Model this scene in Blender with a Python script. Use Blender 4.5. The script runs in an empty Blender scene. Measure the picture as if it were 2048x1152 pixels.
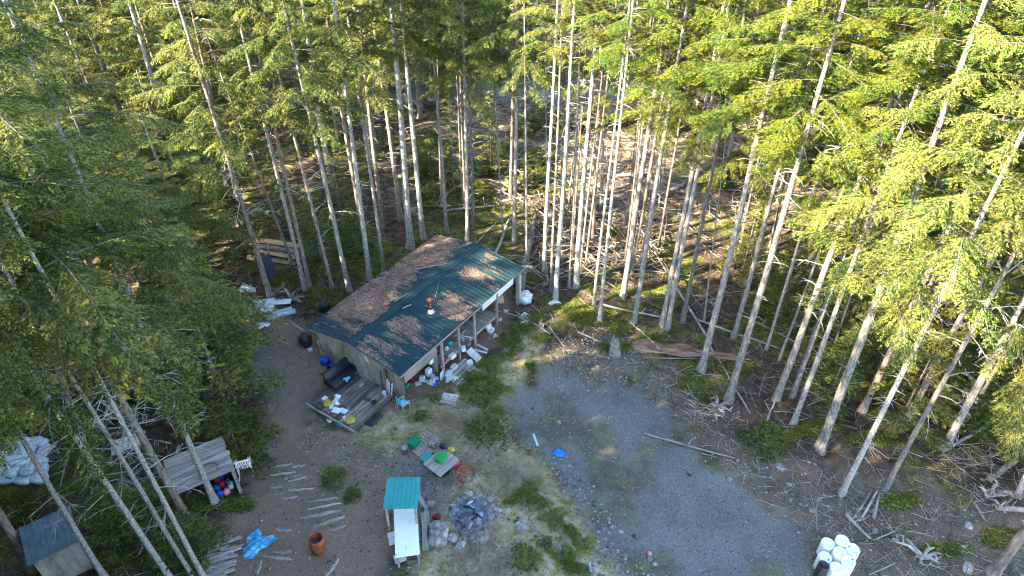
import bpy, math, random
import numpy as np
from mathutils import Vector, Matrix, Euler

# ------------------------------------------------------------------ camera, sky, sun, exposure
SC = bpy.context.scene
COL = SC.collection
CAM_H, TILT, FPX = 27.0, math.radians(36.6), 1365.0
cam = bpy.data.cameras.new("camera")
cam.sensor_width = 36.0
cam.lens = 36.0 * FPX / 2048.0
cam.clip_start, cam.clip_end = 0.5, 3000.0
cam_o = bpy.data.objects.new("camera", cam)
COL.objects.link(cam_o)
cam_o.location = (0, 0, CAM_H)
cam_o.rotation_euler = (math.pi / 2 - TILT, 0, 0)
SC.camera = cam_o

SUN_AZ = math.radians(207)      # direction towards the sun, from +X counter-clockwise (left, a little behind)
SUN_EL = math.radians(27)
w = bpy.data.worlds.new("World")
SC.world = w
w.use_nodes = True
wn = w.node_tree
for n in list(wn.nodes): wn.nodes.remove(n)
sky = wn.nodes.new("ShaderNodeTexSky")
sky.sky_type = 'NISHITA'
sky.sun_disc = False
sky.sun_elevation = SUN_EL
sky.sun_rotation = math.pi / 2 - SUN_AZ
sky.air_density, sky.dust_density, sky.ozone_density = 1.0, 0.6, 1.3
bg = wn.nodes.new("ShaderNodeBackground")
bg.inputs["Strength"].default_value = 0.13
wo = wn.nodes.new("ShaderNodeOutputWorld")
wn.links.new(sky.outputs[0], bg.inputs[0])
wn.links.new(bg.outputs[0], wo.inputs[0])
sl = bpy.data.lights.new("sun", 'SUN')
sl.energy, sl.angle, sl.color = 5.0, math.radians(0.55), (1.0, 0.85, 0.58)
sun_o = bpy.data.objects.new("sun", sl)
COL.objects.link(sun_o)
sd = Vector((math.cos(SUN_AZ) * math.cos(SUN_EL), math.sin(SUN_AZ) * math.cos(SUN_EL), math.sin(SUN_EL)))
sun_o.rotation_euler = sd.to_track_quat('Z', 'Y').to_euler()
vs = SC.view_settings
vs.view_transform, vs.look, vs.gamma, vs.exposure = 'Standard', 'None', 1.0, 3.25
vs.use_curve_mapping = False
SC.cycles.use_denoising = True
SC.cycles.filter_width = 1.15
SC.cycles.adaptive_threshold = 0.025
SC.cycles.use_light_tree = False
SC.cycles.max_bounces = 3
SC.cycles.diffuse_bounces = 2
SC.cycles.transmission_bounces = 4
SC.cycles.caustics_reflective = SC.cycles.caustics_refractive = False

# ------------------------------------------------------------------ measuring the place: pixel of the photo -> point on the ground
RX = np.array([1., 0, 0])
UP = np.array([0, math.sin(TILT), math.cos(TILT)])
DR = np.array([0, math.cos(TILT), -math.sin(TILT)])
C0 = np.array([0, 0, CAM_H])
def ray(px, py): return DR + RX * (px - 1024) / FPX - UP * (py - 576) / FPX
def at(px, py, z=0.0):
    d = ray(px, py)
    return C0 + d * ((z - CAM_H) / d[2])
def proj(x, y, z):
    q = np.array([x, y, z - CAM_H])
    wd = q @ DR
    return 1024 + FPX * (q @ RX) / wd, 576 - FPX * (q @ UP) / wd
def poly_w(pts): return np.array([at(*p)[:2] for p in pts])
def sdf(P, poly):
    """signed distance (negative inside) of points P (n,2) to polygon"""
    P = np.asarray(P, float)
    if len(P) > 50:
        lo, hi = poly.min(0) - 6, poly.max(0) + 6
        k = ((P > lo) & (P < hi)).all(1)
        if not k.all():
            out = np.full(len(P), 20.0)
            if k.any(): out[k] = sdf(P[k], poly) if k.sum() <= 50 else sdf_(P[k], poly)
            return out
    return sdf_(P, poly)
def sdf_(P, poly):
    P = np.asarray(P, float)
    d = np.full(len(P), 1e18); ins = np.zeros(len(P), bool)
    n = len(poly)
    for i in range(n):
        a, b = poly[i], poly[(i + 1) % n]
        e = b - a; wv = P - a
        t = np.clip((wv @ e) / (e @ e), 0, 1)
        q = wv - t[:, None] * e
        d = np.minimum(d, (q * q).sum(1))
        c = ((a[1] <= P[:, 1]) & (b[1] > P[:, 1])) | ((b[1] <= P[:, 1]) & (a[1] > P[:, 1]))
        xs = a[0] + (P[:, 1] - a[1]) / (e[1] if abs(e[1]) > 1e-9 else 1e-9) * e[0]
        ins ^= c & (P[:, 0] < xs)
    d = np.sqrt(d)
    return np.where(ins, -d, d)
def sstep(a, b, x):
    t = np.clip((x - a) / (b - a), 0, 1)
    return t * t * (3 - 2 * t)
def hash2(ix, iy, s):
    v = np.sin(ix * 127.1 + iy * 311.7 + s * 74.7) * 43758.5453
    return v - np.floor(v)
def vnoise(x, y, s=0):
    ix, iy = np.floor(x), np.floor(y); fx, fy = x - ix, y - iy
    fx, fy = fx * fx * (3 - 2 * fx), fy * fy * (3 - 2 * fy)
    a, b = hash2(ix, iy, s), hash2(ix + 1, iy, s)
    c, d = hash2(ix, iy + 1, s), hash2(ix + 1, iy + 1, s)
    return (a * (1 - fx) + b * fx) * (1 - fy) + (c * (1 - fx) + d * fx) * fy
def fbm(x, y, s=0, o=4):
    v, amp, tot = 0, 1.0, 0
    for k in range(o):
        v = v + amp * vnoise(x * 2 ** k, y * 2 ** k, s + k * 13); tot += amp; amp *= 0.5
    return v / tot

PAD = poly_w([(1012, 800), (1050, 755), (1130, 738), (1180, 768), (1250, 748), (1295, 765), (1345, 840), (1430, 930), (1500, 1000),
              (1610, 1050), (1650, 1140), (1720, 1330), (1330, 1330), (1235, 1120), (1170, 1020), (1100, 930), (1015, 860)])
YARD = poly_w([(488, 640), (570, 625), (650, 690), (665, 770), (640, 835), (700, 880), (780, 890), (880, 900), (905, 960), (880, 1010), (790, 1030),
               (790, 1152), (800, 1330), (330, 1330), (400, 1120), (450, 1030), (500, 960), (520, 880), (525, 780), (490, 700)])
YGRAV = poly_w([(770, 900), (850, 905), (900, 950), (890, 1010), (850, 1060), (780, 1010)])
YGRAV2 = poly_w([(495, 670), (545, 680), (560, 760), (535, 800), (500, 750)])
LAWN = poly_w([(620, 850), (690, 870), (800, 800), (900, 790), (1000, 700), (1060, 640), (1095, 690), (1050, 750), (1005, 800), (1015, 870), (1100, 940),
               (1165, 1030), (1230, 1130), (1300, 1330), (810, 1330), (795, 1040), (760, 960), (660, 930), (600, 890)])
TANG = poly_w([(880, 820), (960, 800), (1010, 880), (1060, 930), (1090, 970), (1000, 985), (900, 940), (860, 880)])
BANK = poly_w([(1100, 700), (1230, 670), (1290, 720), (1400, 760), (1480, 830), (1620, 920), (1800, 960), (1960, 990), (2100, 1080), (2200, 1330),
               (1700, 1330), (1640, 1120), (1600, 1040), (1490, 985), (1340, 830), (1280, 750), (1180, 760), (1090, 730)])
SLASH = poly_w([(820, 300), (900, 200), (1420, 195), (1620, 300), (1640, 400), (1400, 440), (1100, 430), (830, 420)])
CABG = poly_w([(640, 690), (880, 520), (1040, 600), (960, 720), (800, 820), (690, 860)])
ASH = poly_w([(900, 1010), (935, 990), (975, 1010), (975, 1040), (945, 1065), (905, 1060)])

def height(x, y):
    x = np.atleast_1d(np.asarray(x, float)); y = np.atleast_1d(np.asarray(y, float))
    P = np.stack([x, y], 1)
    dp, dy_, dl = sdf(P, PAD), sdf(P, YARD), sdf(P, LAWN)
    flat = np.minimum(np.minimum(dp, dy_), dl)
    wild = sstep(0.0, 3.0, flat)
    h = wild * ((fbm(x * 0.13, y * 0.13, 5, 3) - 0.5) * 1.0 + (fbm(x * 0.6, y * 0.6, 9, 3) - 0.5) * 0.5)
    h += (1 - wild) * (fbm(x * 0.5, y * 0.5, 3, 3) - 0.5) * 0.16
    bank = sstep(-0.6, 1.2, dp)
    h += (bank - 1) * 0.38
    h += sstep(18, 34, x) * sstep(40, 24, y) * 0.0
    return h
def h1(x, y): return float(height(x, y)[0])
def gp(px, py, up=0.0):
    z = 0.0
    for _ in range(3):
        p = at(px, py, z + up); z = h1(p[0], p[1])
    return np.array([p[0], p[1], z])
def depth_of(p): return float((np.asarray(p) - C0) @ DR)
def pxm(p): return FPX / depth_of(p)          # photo pixels per metre at p

# ------------------------------------------------------------------ mesh and object helpers
class MB:
    def __init__(s): s.v, s.f, s.m = [], [], []
    def add(s, vs_, fs_, mi=0, M=None):
        o = len(s.v)
        for p in vs_:
            s.v.append(tuple(M @ Vector(p)) if M is not None else tuple(p))
        for f in fs_:
            s.f.append(tuple(i + o for i in f)); s.m.append(mi)
        return s
    def box(s, c, d, rot=None, mi=0, bev=0.0, M=None):
        x, y, z = d[0] / 2, d[1] / 2, d[2] / 2
        if bev > 0:
            b = min(bev, x * .9, y * .9, z * .9); V = []
            for sz, ix in ((-z, b), (-z + b, 0), (z - b, 0), (z, b)):
                X, Y = x - ix, y - ix
                k = b * 0.7
                V += [(X - k, -Y, sz), (X, -Y + k, sz), (X, Y - k, sz), (X - k, Y, sz), (-X + k, Y, sz), (-X, Y - k, sz), (-X, -Y + k, sz), (-X + k, -Y, sz)]
            F = [tuple(range(7, -1, -1)), tuple(range(24, 32))]
            for r in range(3):
                for i in range(8):
                    j = (i + 1) % 8
                    F.append((r * 8 + i, r * 8 + j, r * 8 + 8 + j, r * 8 + 8 + i))
        else:
            V = [(-x, -y, -z), (x, -y, -z), (x, y, -z), (-x, y, -z), (-x, -y, z), (x, -y, z), (x, y, z), (-x, y, z)]
            F = [(3, 2, 1, 0), (4, 5, 6, 7), (0, 1, 5, 4), (1, 2, 6, 5), (2, 3, 7, 6), (3, 0, 4, 7)]
        T = Matrix.Translation(Vector(c))
        if rot is not None: T = T @ Euler(rot).to_matrix().to_4x4()
        if M is not None: T = M @ T
        return s.add(V, F, mi, T)
    def tube(s, pts, rad, n=6, mi=0, cap=True, M=None):
        pts = [Vector(p) for p in pts]
        if not hasattr(rad, '__len__'): rad = [rad] * len(pts)
        V, F = [], []
        ref = None
        for i, p in enumerate(pts):
            a = pts[max(i - 1, 0)]; b = pts[min(i + 1, len(pts) - 1)]
            t = (b - a).normalized()
            if ref is None:
                ref = t.cross(Vector((0, 0, 1)))
                if ref.length < 1e-3: ref = t.cross(Vector((1, 0, 0)))
            ref = (ref - t * ref.dot(t)).normalized()
            bi = t.cross(ref)
            for k in range(n):
                q = 2 * math.pi * k / n
                V.append(p + (ref * math.cos(q) + bi * math.sin(q)) * rad[i])
        for i in range(len(pts) - 1):
            for k in range(n):
                j = (k + 1) % n
                F.append((i * n + k, i * n + j, i * n + n + j, i * n + n + k))
        if cap:
            F.append(tuple(range(n - 1, -1, -1))); F.append(tuple(range((len(pts) - 1) * n, len(pts) * n)))
        return s.add(V, F, mi, M)
    def lathe(s, prof, n=16, mi=0, M=None, c=(0, 0, 0)):
        V, F = [], []
        for r, z in prof:
            for k in range(n):
                q = 2 * math.pi * k / n
                V.append((c[0] + r * math.cos(q), c[1] + r * math.sin(q), c[2] + z))
        for i in range(len(prof) - 1):
            for k in range(n):
                j = (k + 1) % n
                F.append((i * n + k, i * n + j, i * n + n + j, i * n + n + k))
        return s.add(V, F, mi, M)
    def blob(s, c, r, rng, n=8, m=6, jit=0.12, mi=0, flat=1.0, M=None, pw=1.0):
        V, F = [], []
        ph = rng.random() * 6
        for i in range(m + 1):
            th = math.pi * i / m
            for k in range(n):
                q = 2 * math.pi * k / n
                f = 1 + jit * math.sin(q * 2 + ph) * math.sin(th) + (rng.random() - .5) * 2 * jit * (0 if i in (0, m) else 1)
                sx, cx = math.sin(th), math.cos(th)
                sg = lambda v: math.copysign(abs(v) ** pw, v)
                V.append((c[0] + r[0] * sg(math.cos(q)) * sx ** pw * f, c[1] + r[1] * sg(math.sin(q)) * sx ** pw * f, c[2] + r[2] * sg(cx) * flat * f))
        for i in range(m):
            for k in range(n):
                j = (k + 1) % n
                F.append((i * n + k, i * n + n + k, i * n + n + j, i * n + j))
        return s.add(V, F, mi, M)
    def mesh(s, name, mats, smooth=False):
        me = bpy.data.meshes.new(name)
        me.from_pydata(s.v, [], s.f)
        for m_ in (mats if isinstance(mats, (list, tuple)) else [mats]): me.materials.append(m_)
        if len(me.materials) > 1: me.polygons.foreach_set("material_index", s.m)
        if smooth: me.polygons.foreach_set("use_smooth", [True] * len(me.polygons))
        me.update()
        return me
    def build(s, name, mats, parent=None, smooth=False):
        return obj(name, s.mesh(name, mats, smooth), parent)

def np_mesh(name, V, F, mat, smooth=False, rnd=None):
    """V (n,3), F (m,k) equal-sized faces"""
    V = np.asarray(V, np.float32); F = np.asarray(F, np.int32)
    me = bpy.data.meshes.new(name)
    k = F.shape[1]
    me.vertices.add(len(V)); me.vertices.foreach_set("co", V.ravel())
    me.loops.add(F.size); me.loops.foreach_set("vertex_index", F.ravel())
    me.polygons.add(len(F)); me.polygons.foreach_set("loop_start", np.arange(0, F.size, k, dtype=np.int32))
    me.polygons.foreach_set("loop_total", np.full(len(F), k, np.int32))
    if smooth: me.polygons.foreach_set("use_smooth", np.ones(len(F), bool))
    me.materials.append(mat)
    if rnd is not None:
        a = me.attributes.new("rnd", 'FLOAT', 'FACE'); a.data.foreach_set("value", np.asarray(rnd, np.float32))
    me.update(calc_edges=True)
    return me
def obj(name, me, parent=None, loc=None, rot=None, scale=None):
    o = bpy.data.objects.new(name, me); COL.objects.link(o)
    if parent is not None: o.parent = parent
    if loc is not None: o.location = loc
    if rot is not None: o.rotation_euler = rot
    if scale is not None: o.scale = scale
    return o
def tag(o, label, cat=None, group=None, kind=None):
    if label: o['label'] = label
    if cat: o['category'] = cat
    if group: o['group'] = group
    if kind: o['kind'] = kind
    return o
def thing(name, label, cat, loc=(0, 0, 0), rz=0.0, group=None, rot=None):
    o = bpy.data.objects.new(name, None); COL.objects.link(o)
    o.empty_display_size = 0.2
    o.location = tuple(float(c) for c in loc); o.rotation_euler = rot if rot is not None else (0, 0, rz)
    return tag(o, label, cat, group)
def place(o, loc, rz=0.0, rot=None):
    o.location = tuple(float(c) for c in loc); o.rotation_euler = rot if rot is not None else (0, 0, rz)
    return o
def ang(a, b):
    """heading of the ground line between two photo pixels"""
    p, q = gp(*a), gp(*b)
    return math.atan2(q[1] - p[1], q[0] - p[0])

# ------------------------------------------------------------------ materials
def mat(name, c1, c2=None, rough=0.8, scale=6.0, stretch=(1, 1, 1), bump=0.0, bscale=30.0, metal=0.0, c3=None, rnd=0.0, spec=0.3, trans=0.0, facernd=False, lo=0.35, hi=0.65, detail=5.0):
    m = bpy.data.materials.new(name); m.use_nodes = True
    nt = m.node_tree; N, L = nt.nodes, nt.links
    b = N["Principled BSDF"]
    b.inputs["Roughness"].default_value = rough; b.inputs["Metallic"].default_value = metal
    b.inputs["Specular IOR Level"].default_value = spec
    tc = N.new("ShaderNodeTexCoord"); mp = N.new("ShaderNodeMapping"); mp.inputs["Scale"].default_value = stretch
    L.new(tc.outputs["Object"], mp.inputs["Vector"])
    nz = N.new("ShaderNodeTexNoise"); nz.inputs["Scale"].default_value = scale; nz.inputs["Detail"].default_value = detail; nz.inputs["Roughness"].default_value = 0.65
    L.new(mp.outputs[0], nz.inputs["Vector"])
    oi = N.new("ShaderNodeObjectInfo")
    src = nz.outputs["Fac"]
    cr = N.new("ShaderNodeValToRGB")
    cr.color_ramp.elements[0].position, cr.color_ramp.elements[1].position = lo, hi
    cr.color_ramp.elements[0].color = (*c1, 1); cr.color_ramp.elements[1].color = (*(c2 or c1), 1)
    if c3 is not None:
        e = cr.color_ramp.elements.new((lo + hi) / 2); e.color = (*c3, 1)
    if facernd:
        at_ = N.new("ShaderNodeAttribute"); at_.attribute_name = "rnd"
        ad = N.new("ShaderNodeMath"); ad.operation = 'MULTIPLY_ADD'; ad.inputs[1].default_value = 0.5; 
        sb = N.new("ShaderNodeMath"); sb.operation = 'MULTIPLY_ADD'; sb.inputs[1].default_value = 0.9; sb.inputs[2].default_value = -0.2
        L.new(src, sb.inputs[0]); L.new(at_.outputs["Fac"], ad.inputs[0]); L.new(sb.outputs[0], ad.inputs[2]); src = ad.outputs[0]
    L.new(src, cr.inputs["Fac"])
    colr = cr.outputs["Color"]
    if rnd > 0:
        hs = N.new("ShaderNodeHueSaturation")
        mr = N.new("ShaderNodeMapRange"); mr.inputs["To Min"].default_value = 1 - rnd; mr.inputs["To Max"].default_value = 1 + rnd
        L.new(oi.outputs["Random"], mr.inputs["Value"]); L.new(mr.outputs[0], hs.inputs["Value"])
        if trans > 0:
            fr = N.new("ShaderNodeMath"); fr.operation = 'MULTIPLY'; fr.inputs[1].default_value = 7.31
            f2 = N.new("ShaderNodeMath"); f2.operation = 'FRACT'
            m2 = N.new("ShaderNodeMapRange"); m2.inputs["To Min"].default_value = 0.476; m2.inputs["To Max"].default_value = 0.512
            L.new(oi.outputs["Random"], fr.inputs[0]); L.new(fr.outputs[0], f2.inputs[0]); L.new(f2.outputs[0], m2.inputs["Value"]); L.new(m2.outputs[0], hs.inputs["Hue"])
        L.new(colr, hs.inputs["Color"]); colr = hs.outputs["Color"]
    L.new(colr, b.inputs["Base Color"])
    if bump > 0:
        n2 = N.new("ShaderNodeTexNoise"); n2.inputs["Scale"].default_value = bscale; n2.inputs["Detail"].default_value = 4
        L.new(mp.outputs[0], n2.inputs["Vector"])
        bp = N.new("ShaderNodeBump"); bp.inputs["Strength"].default_value = bump; bp.inputs["Distance"].default_value = 0.03
        L.new(n2.outputs["Fac"], bp.inputs["Height"]); L.new(bp.outputs[0], b.inputs["Normal"])
    if trans > 0:
        tr = N.new("ShaderNodeBsdfTranslucent"); L.new(colr, tr.inputs["Color"])
        mx = N.new("ShaderNodeMixShader"); mx.inputs[0].default_value = trans
        L.new(b.outputs[0], mx.inputs[1]); L.new(tr.outputs[0], mx.inputs[2]); L.new(mx.outputs[0], N["Material Output"].inputs["Surface"])
    return m

M_SPRUCE = mat("spruce_needles", (0.044, 0.080, 0.022), (0.250, 0.255, 0.060), 0.7, 0.55, rnd=0.25, trans=0.40, facernd=True, c3=(0.115, 0.152, 0.035), spec=0.2, detail=1.5)
M_HEMLOCK = mat("hemlock_needles", (0.050, 0.100, 0.020), (0.205, 0.225, 0.030), 0.6, 0.55, rnd=0.18, trans=0.42, facernd=True, c3=(0.110, 0.160, 0.024), spec=0.2, detail=1.5)
M_TWIG = mat("dead_twig_bark", (0.20, 0.175, 0.155), (0.46, 0.45, 0.43), 0.9, 3.0, rnd=0.2)
M_LIMB = mat("limb_bark", (0.06, 0.048, 0.038), (0.19, 0.17, 0.15), 0.9, 3.0, rnd=0.2)
M_BARK = mat("grey_lichened_bark", (0.095, 0.078, 0.068), (0.42, 0.405, 0.39), 0.95, 11.0, stretch=(1, 1, 0.35), bump=1.0, bscale=24, c3=(0.225, 0.205, 0.192), rnd=0.3, spec=0.1, lo=0.30, hi=0.70)
M_BARKW = mat("white_lichen_bark", (0.10, 0.087, 0.075), (0.54, 0.55, 0.535), 0.95, 13.0, stretch=(1, 1, 0.6), bump=1.0, bscale=22, c3=(0.28, 0.265, 0.25), rnd=0.14, spec=0.1, lo=0.30, hi=0.68)
M_BARKB = mat("brown_bark", (0.10, 0.075, 0.062), (0.33, 0.28, 0.25), 0.95, 6.0, stretch=(1, 1, 0.35), bump=0.9, bscale=16, rnd=0.2, spec=0.1)
M_MOSSBARK = mat("mossy_bark", (0.10, 0.10, 0.03), (0.40, 0.37, 0.30), 0.95, 4.0, bump=0.8, bscale=14, rnd=0.15, spec=0.1)
M_SHRUB = mat("shrub_leaf", (0.045, 0.095, 0.016), (0.215, 0.26, 0.038), 0.6, 2.5, rnd=0.25, trans=0.35, facernd=True, c3=(0.095, 0.16, 0.024))
M_MOSS = mat("moss_leaf", (0.065, 0.075, 0.016), (0.22, 0.225, 0.045), 0.85, 0.8, trans=0.15, facernd=True, c3=(0.125, 0.14, 0.028), spec=0.1)
M_DRYGRASS = mat("dry_grass", (0.30, 0.22, 0.13), (0.66, 0.56, 0.41), 0.85, 1.2, trans=0.2, facernd=True, c3=(0.44, 0.35, 0.235), spec=0.15)
M_GRAVEL = mat("gravel_stone", (0.09, 0.094, 0.092), (0.30, 0.30, 0.285), 0.9, 0.9, facernd=True, c3=(0.165, 0.172, 0.168), spec=0.1)
M_STONE = mat("grey_stone", (0.13, 0.12, 0.105), (0.38, 0.365, 0.34), 0.9, 4.0, bump=0.9, bscale=9, rnd=0.3, c3=(0.24, 0.23, 0.212), spec=0.2)
M_LITTER = mat("forest_litter", (0.09, 0.065, 0.048), (0.42, 0.37, 0.32), 0.9, 0.8, facernd=True, c3=(0.20, 0.165, 0.135), spec=0.1)
M_NEEDLE = mat("brown_needle_litter", (0.14, 0.085, 0.060), (0.42, 0.305, 0.24), 0.9, 2.0, facernd=True, c3=(0.235, 0.16, 0.122), spec=0.1)
M_DEADWOOD = mat("bleached_deadwood", (0.16, 0.133, 0.115), (0.43, 0.40, 0.365), 0.9, 4.0, stretch=(0.3, 1, 1), bump=0.5, bscale=20, rnd=0.25, spec=0.1)
M_LOGBARK = mat("fallen_log_bark", (0.13, 0.095, 0.075), (0.36, 0.31, 0.27), 0.95, 5.0, bump=0.8, bscale=15, rnd=0.3, spec=0.1)
M_ROT = mat("rotten_orange_wood", (0.10, 0.05, 0.028), (0.36, 0.25, 0.185), 0.95, 3.0, stretch=(0.25, 2, 2), bump=1.0, bscale=9, c3=(0.22, 0.125, 0.08))
M_CUT = mat("fresh_cut_wood", (0.55, 0.36, 0.20), (0.68, 0.50, 0.33), 0.8, 6.0)
M_ROOF = mat("teal_metal_roof", (0.008, 0.032, 0.044), (0.014, 0.050, 0.064), 0.62, 0.7, bump=0.04, bscale=6, rnd=0.12, spec=0.22)
M_ROOF2 = mat("bright_teal_metal", (0.010, 0.24, 0.235), (0.018, 0.30, 0.29), 0.4, 1.5, rnd=0.05, spec=0.5)
M_ROOF3 = mat("weathered_teal_metal", (0.055, 0.105, 0.13), (0.12, 0.18, 0.20), 0.55, 2.0, rnd=0.08, spec=0.4)
M_BOARD = mat("weathered_grey_board", (0.20, 0.175, 0.155), (0.42, 0.39, 0.36), 0.9, 3.0, stretch=(0.25, 3, 3), bump=0.35, bscale=14, rnd=0.2, spec=0.12)
M_BOARDP = mat("pinkish_weathered_board", (0.22, 0.185, 0.165), (0.40, 0.36, 0.335), 0.9, 3.0, stretch=(0.25, 3, 3), bump=0.3, bscale=14, rnd=0.15, spec=0.12)
M_PLY = mat("stained_plywood", (0.14, 0.125, 0.105), (0.37, 0.35, 0.31), 0.9, 1.3, stretch=(1, 1, 0.5), bump=0.1, c3=(0.27, 0.25, 0.215), spec=0.12)
M_DECK = mat("wet_brown_deck_plank", (0.075, 0.058, 0.052), (0.24, 0.20, 0.178), 0.75, 2.5, stretch=(0.3, 2, 2), bump=0.25, rnd=0.45, spec=0.25)
M_DARKWOOD = mat("dark_wood", (0.035, 0.028, 0.028), (0.085, 0.07, 0.066), 0.8, 3.0, stretch=(0.3, 2, 2), rnd=0.2)
M_WHITEP = mat("white_plastic", (0.74, 0.80, 0.76), (0.84, 0.86, 0.84), 0.45, 2.0, spec=0.4, rnd=0.04)
M_WHITE = mat("white_paint", (0.72, 0.74, 0.74), (0.82, 0.83, 0.82), 0.6, 3.0, rnd=0.06)
M_OFFW = mat("grubby_white", (0.42, 0.43, 0.42), (0.72, 0.73, 0.71), 0.7, 4.0, rnd=0.1)
M_TBLW = mat("chipped_white_tabletop", (0.03, 0.03, 0.035), (0.88, 0.90, 0.86), 0.55, 2.6, stretch=(4, 1.2, 1), lo=0.325, hi=0.345)
M_SACK = mat("pale_blue_sack", (0.42, 0.54, 0.60), (0.72, 0.81, 0.84), 0.7, 3.0, bump=0.3, bscale=8, rnd=0.1)
M_BLACK = mat("black_plastic", (0.012, 0.013, 0.016), (0.022, 0.023, 0.028), 0.45, 3.0, spec=0.45)
M_NAVY = mat("navy_vinyl", (0.008, 0.011, 0.020), (0.016, 0.020, 0.032), 0.5, 2.0, spec=0.4)
M_TUB = mat("dark_blue_tub", (0.018, 0.030, 0.062), (0.028, 0.044, 0.085), 0.4, 2.0)
M_BLUE = mat("bright_blue_plastic", (0.005, 0.17, 0.62), (0.01, 0.24, 0.70), 0.4, 2.0)
M_DBLUE = mat("royal_blue_plastic", (0.010, 0.055, 0.40), (0.02, 0.09, 0.50), 0.4, 2.0)
M_CYAN = mat("cyan_fabric", (0.04, 0.42, 0.62), (0.12, 0.58, 0.75), 0.7, 6.0, bump=0.3)
M_TARP = mat("blue_tarp", (0.02, 0.20, 0.42), (0.25, 0.52, 0.66), 0.5, 5.0, c3=(0.05, 0.30, 0.52), bump=0.2)
M_GREEN = mat("green_tote", (0.005, 0.17, 0.080), (0.008, 0.22, 0.10), 0.4, 2.0)
M_GREENB = mat("green_crate", (0.02, 0.25, 0.06), (0.03, 0.30, 0.08), 0.45, 2.0)
M_TEALP = mat("teal_plastic", (0.02, 0.27, 0.22), (0.03, 0.34, 0.28), 0.45, 2.0)
M_RED = mat("red_plastic", (0.50, 0.012, 0.05), (0.62, 0.03, 0.08), 0.45, 2.0)
M_PINKR = mat("raspberry_red", (0.36, 0.02, 0.06), (0.60, 0.12, 0.18), 0.6, 12.0, stretch=(1, 1, 6))
M_DRED = mat("dark_red_cloth", (0.10, 0.012, 0.016), (0.17, 0.028, 0.03), 0.8, 3.0)
M_MAROON = mat("maroon_paint", (0.13, 0.035, 0.032), (0.19, 0.06, 0.05), 0.7, 2.0)
M_RUST = mat("rusty_steel", (0.13, 0.035, 0.018), (0.36, 0.125, 0.06), 0.85, 3.5, c3=(0.24, 0.07, 0.032), bump=0.3, bscale=20)
M_YELL = mat("mustard_foam", (0.30, 0.25, 0.03), (0.48, 0.40, 0.07), 0.8, 5.0)
M_STEEL = mat("galvanised_steel", (0.30, 0.31, 0.33), (0.45, 0.46, 0.47), 0.45, 4.0, metal=0.6)
M_PLAST = mat("crumpled_clear_plastic", (0.36, 0.40, 0.44), (0.80, 0.83, 0.85), 0.3, 7.0, bump=0.6, bscale=12, spec=0.5)
M_FOAMB = mat("blue_grey_foam", (0.34, 0.43, 0.50), (0.50, 0.58, 0.64), 0.7, 4.0)
M_ASH = mat("wood_ash", (0.035, 0.045, 0.06), (0.46, 0.53, 0.60), 0.95, 2.8, c3=(0.12, 0.16, 0.205), bump=0.7, bscale=12, lo=0.36, hi=0.72)
M_CHAR = mat("charred_wood", (0.008, 0.008, 0.009), (0.03, 0.028, 0.028), 0.85, 5.0)
M_BURL = mat("burlap_yellowed", (0.34, 0.25, 0.11), (0.62, 0.55, 0.42), 0.9, 4.0, bump=0.6)
M_CONC = mat("pale_concrete", (0.38, 0.37, 0.32), (0.54, 0.53, 0.47), 0.9, 5.0)
M_PINK = mat("pink_plastic", (0.62, 0.16, 0.22), (0.72, 0.28, 0.32), 0.5, 4.0)
M_SOIL = mat("dark_soil", (0.05, 0.04, 0.034), (0.13, 0.10, 0.08), 0.95, 3.0)

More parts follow.
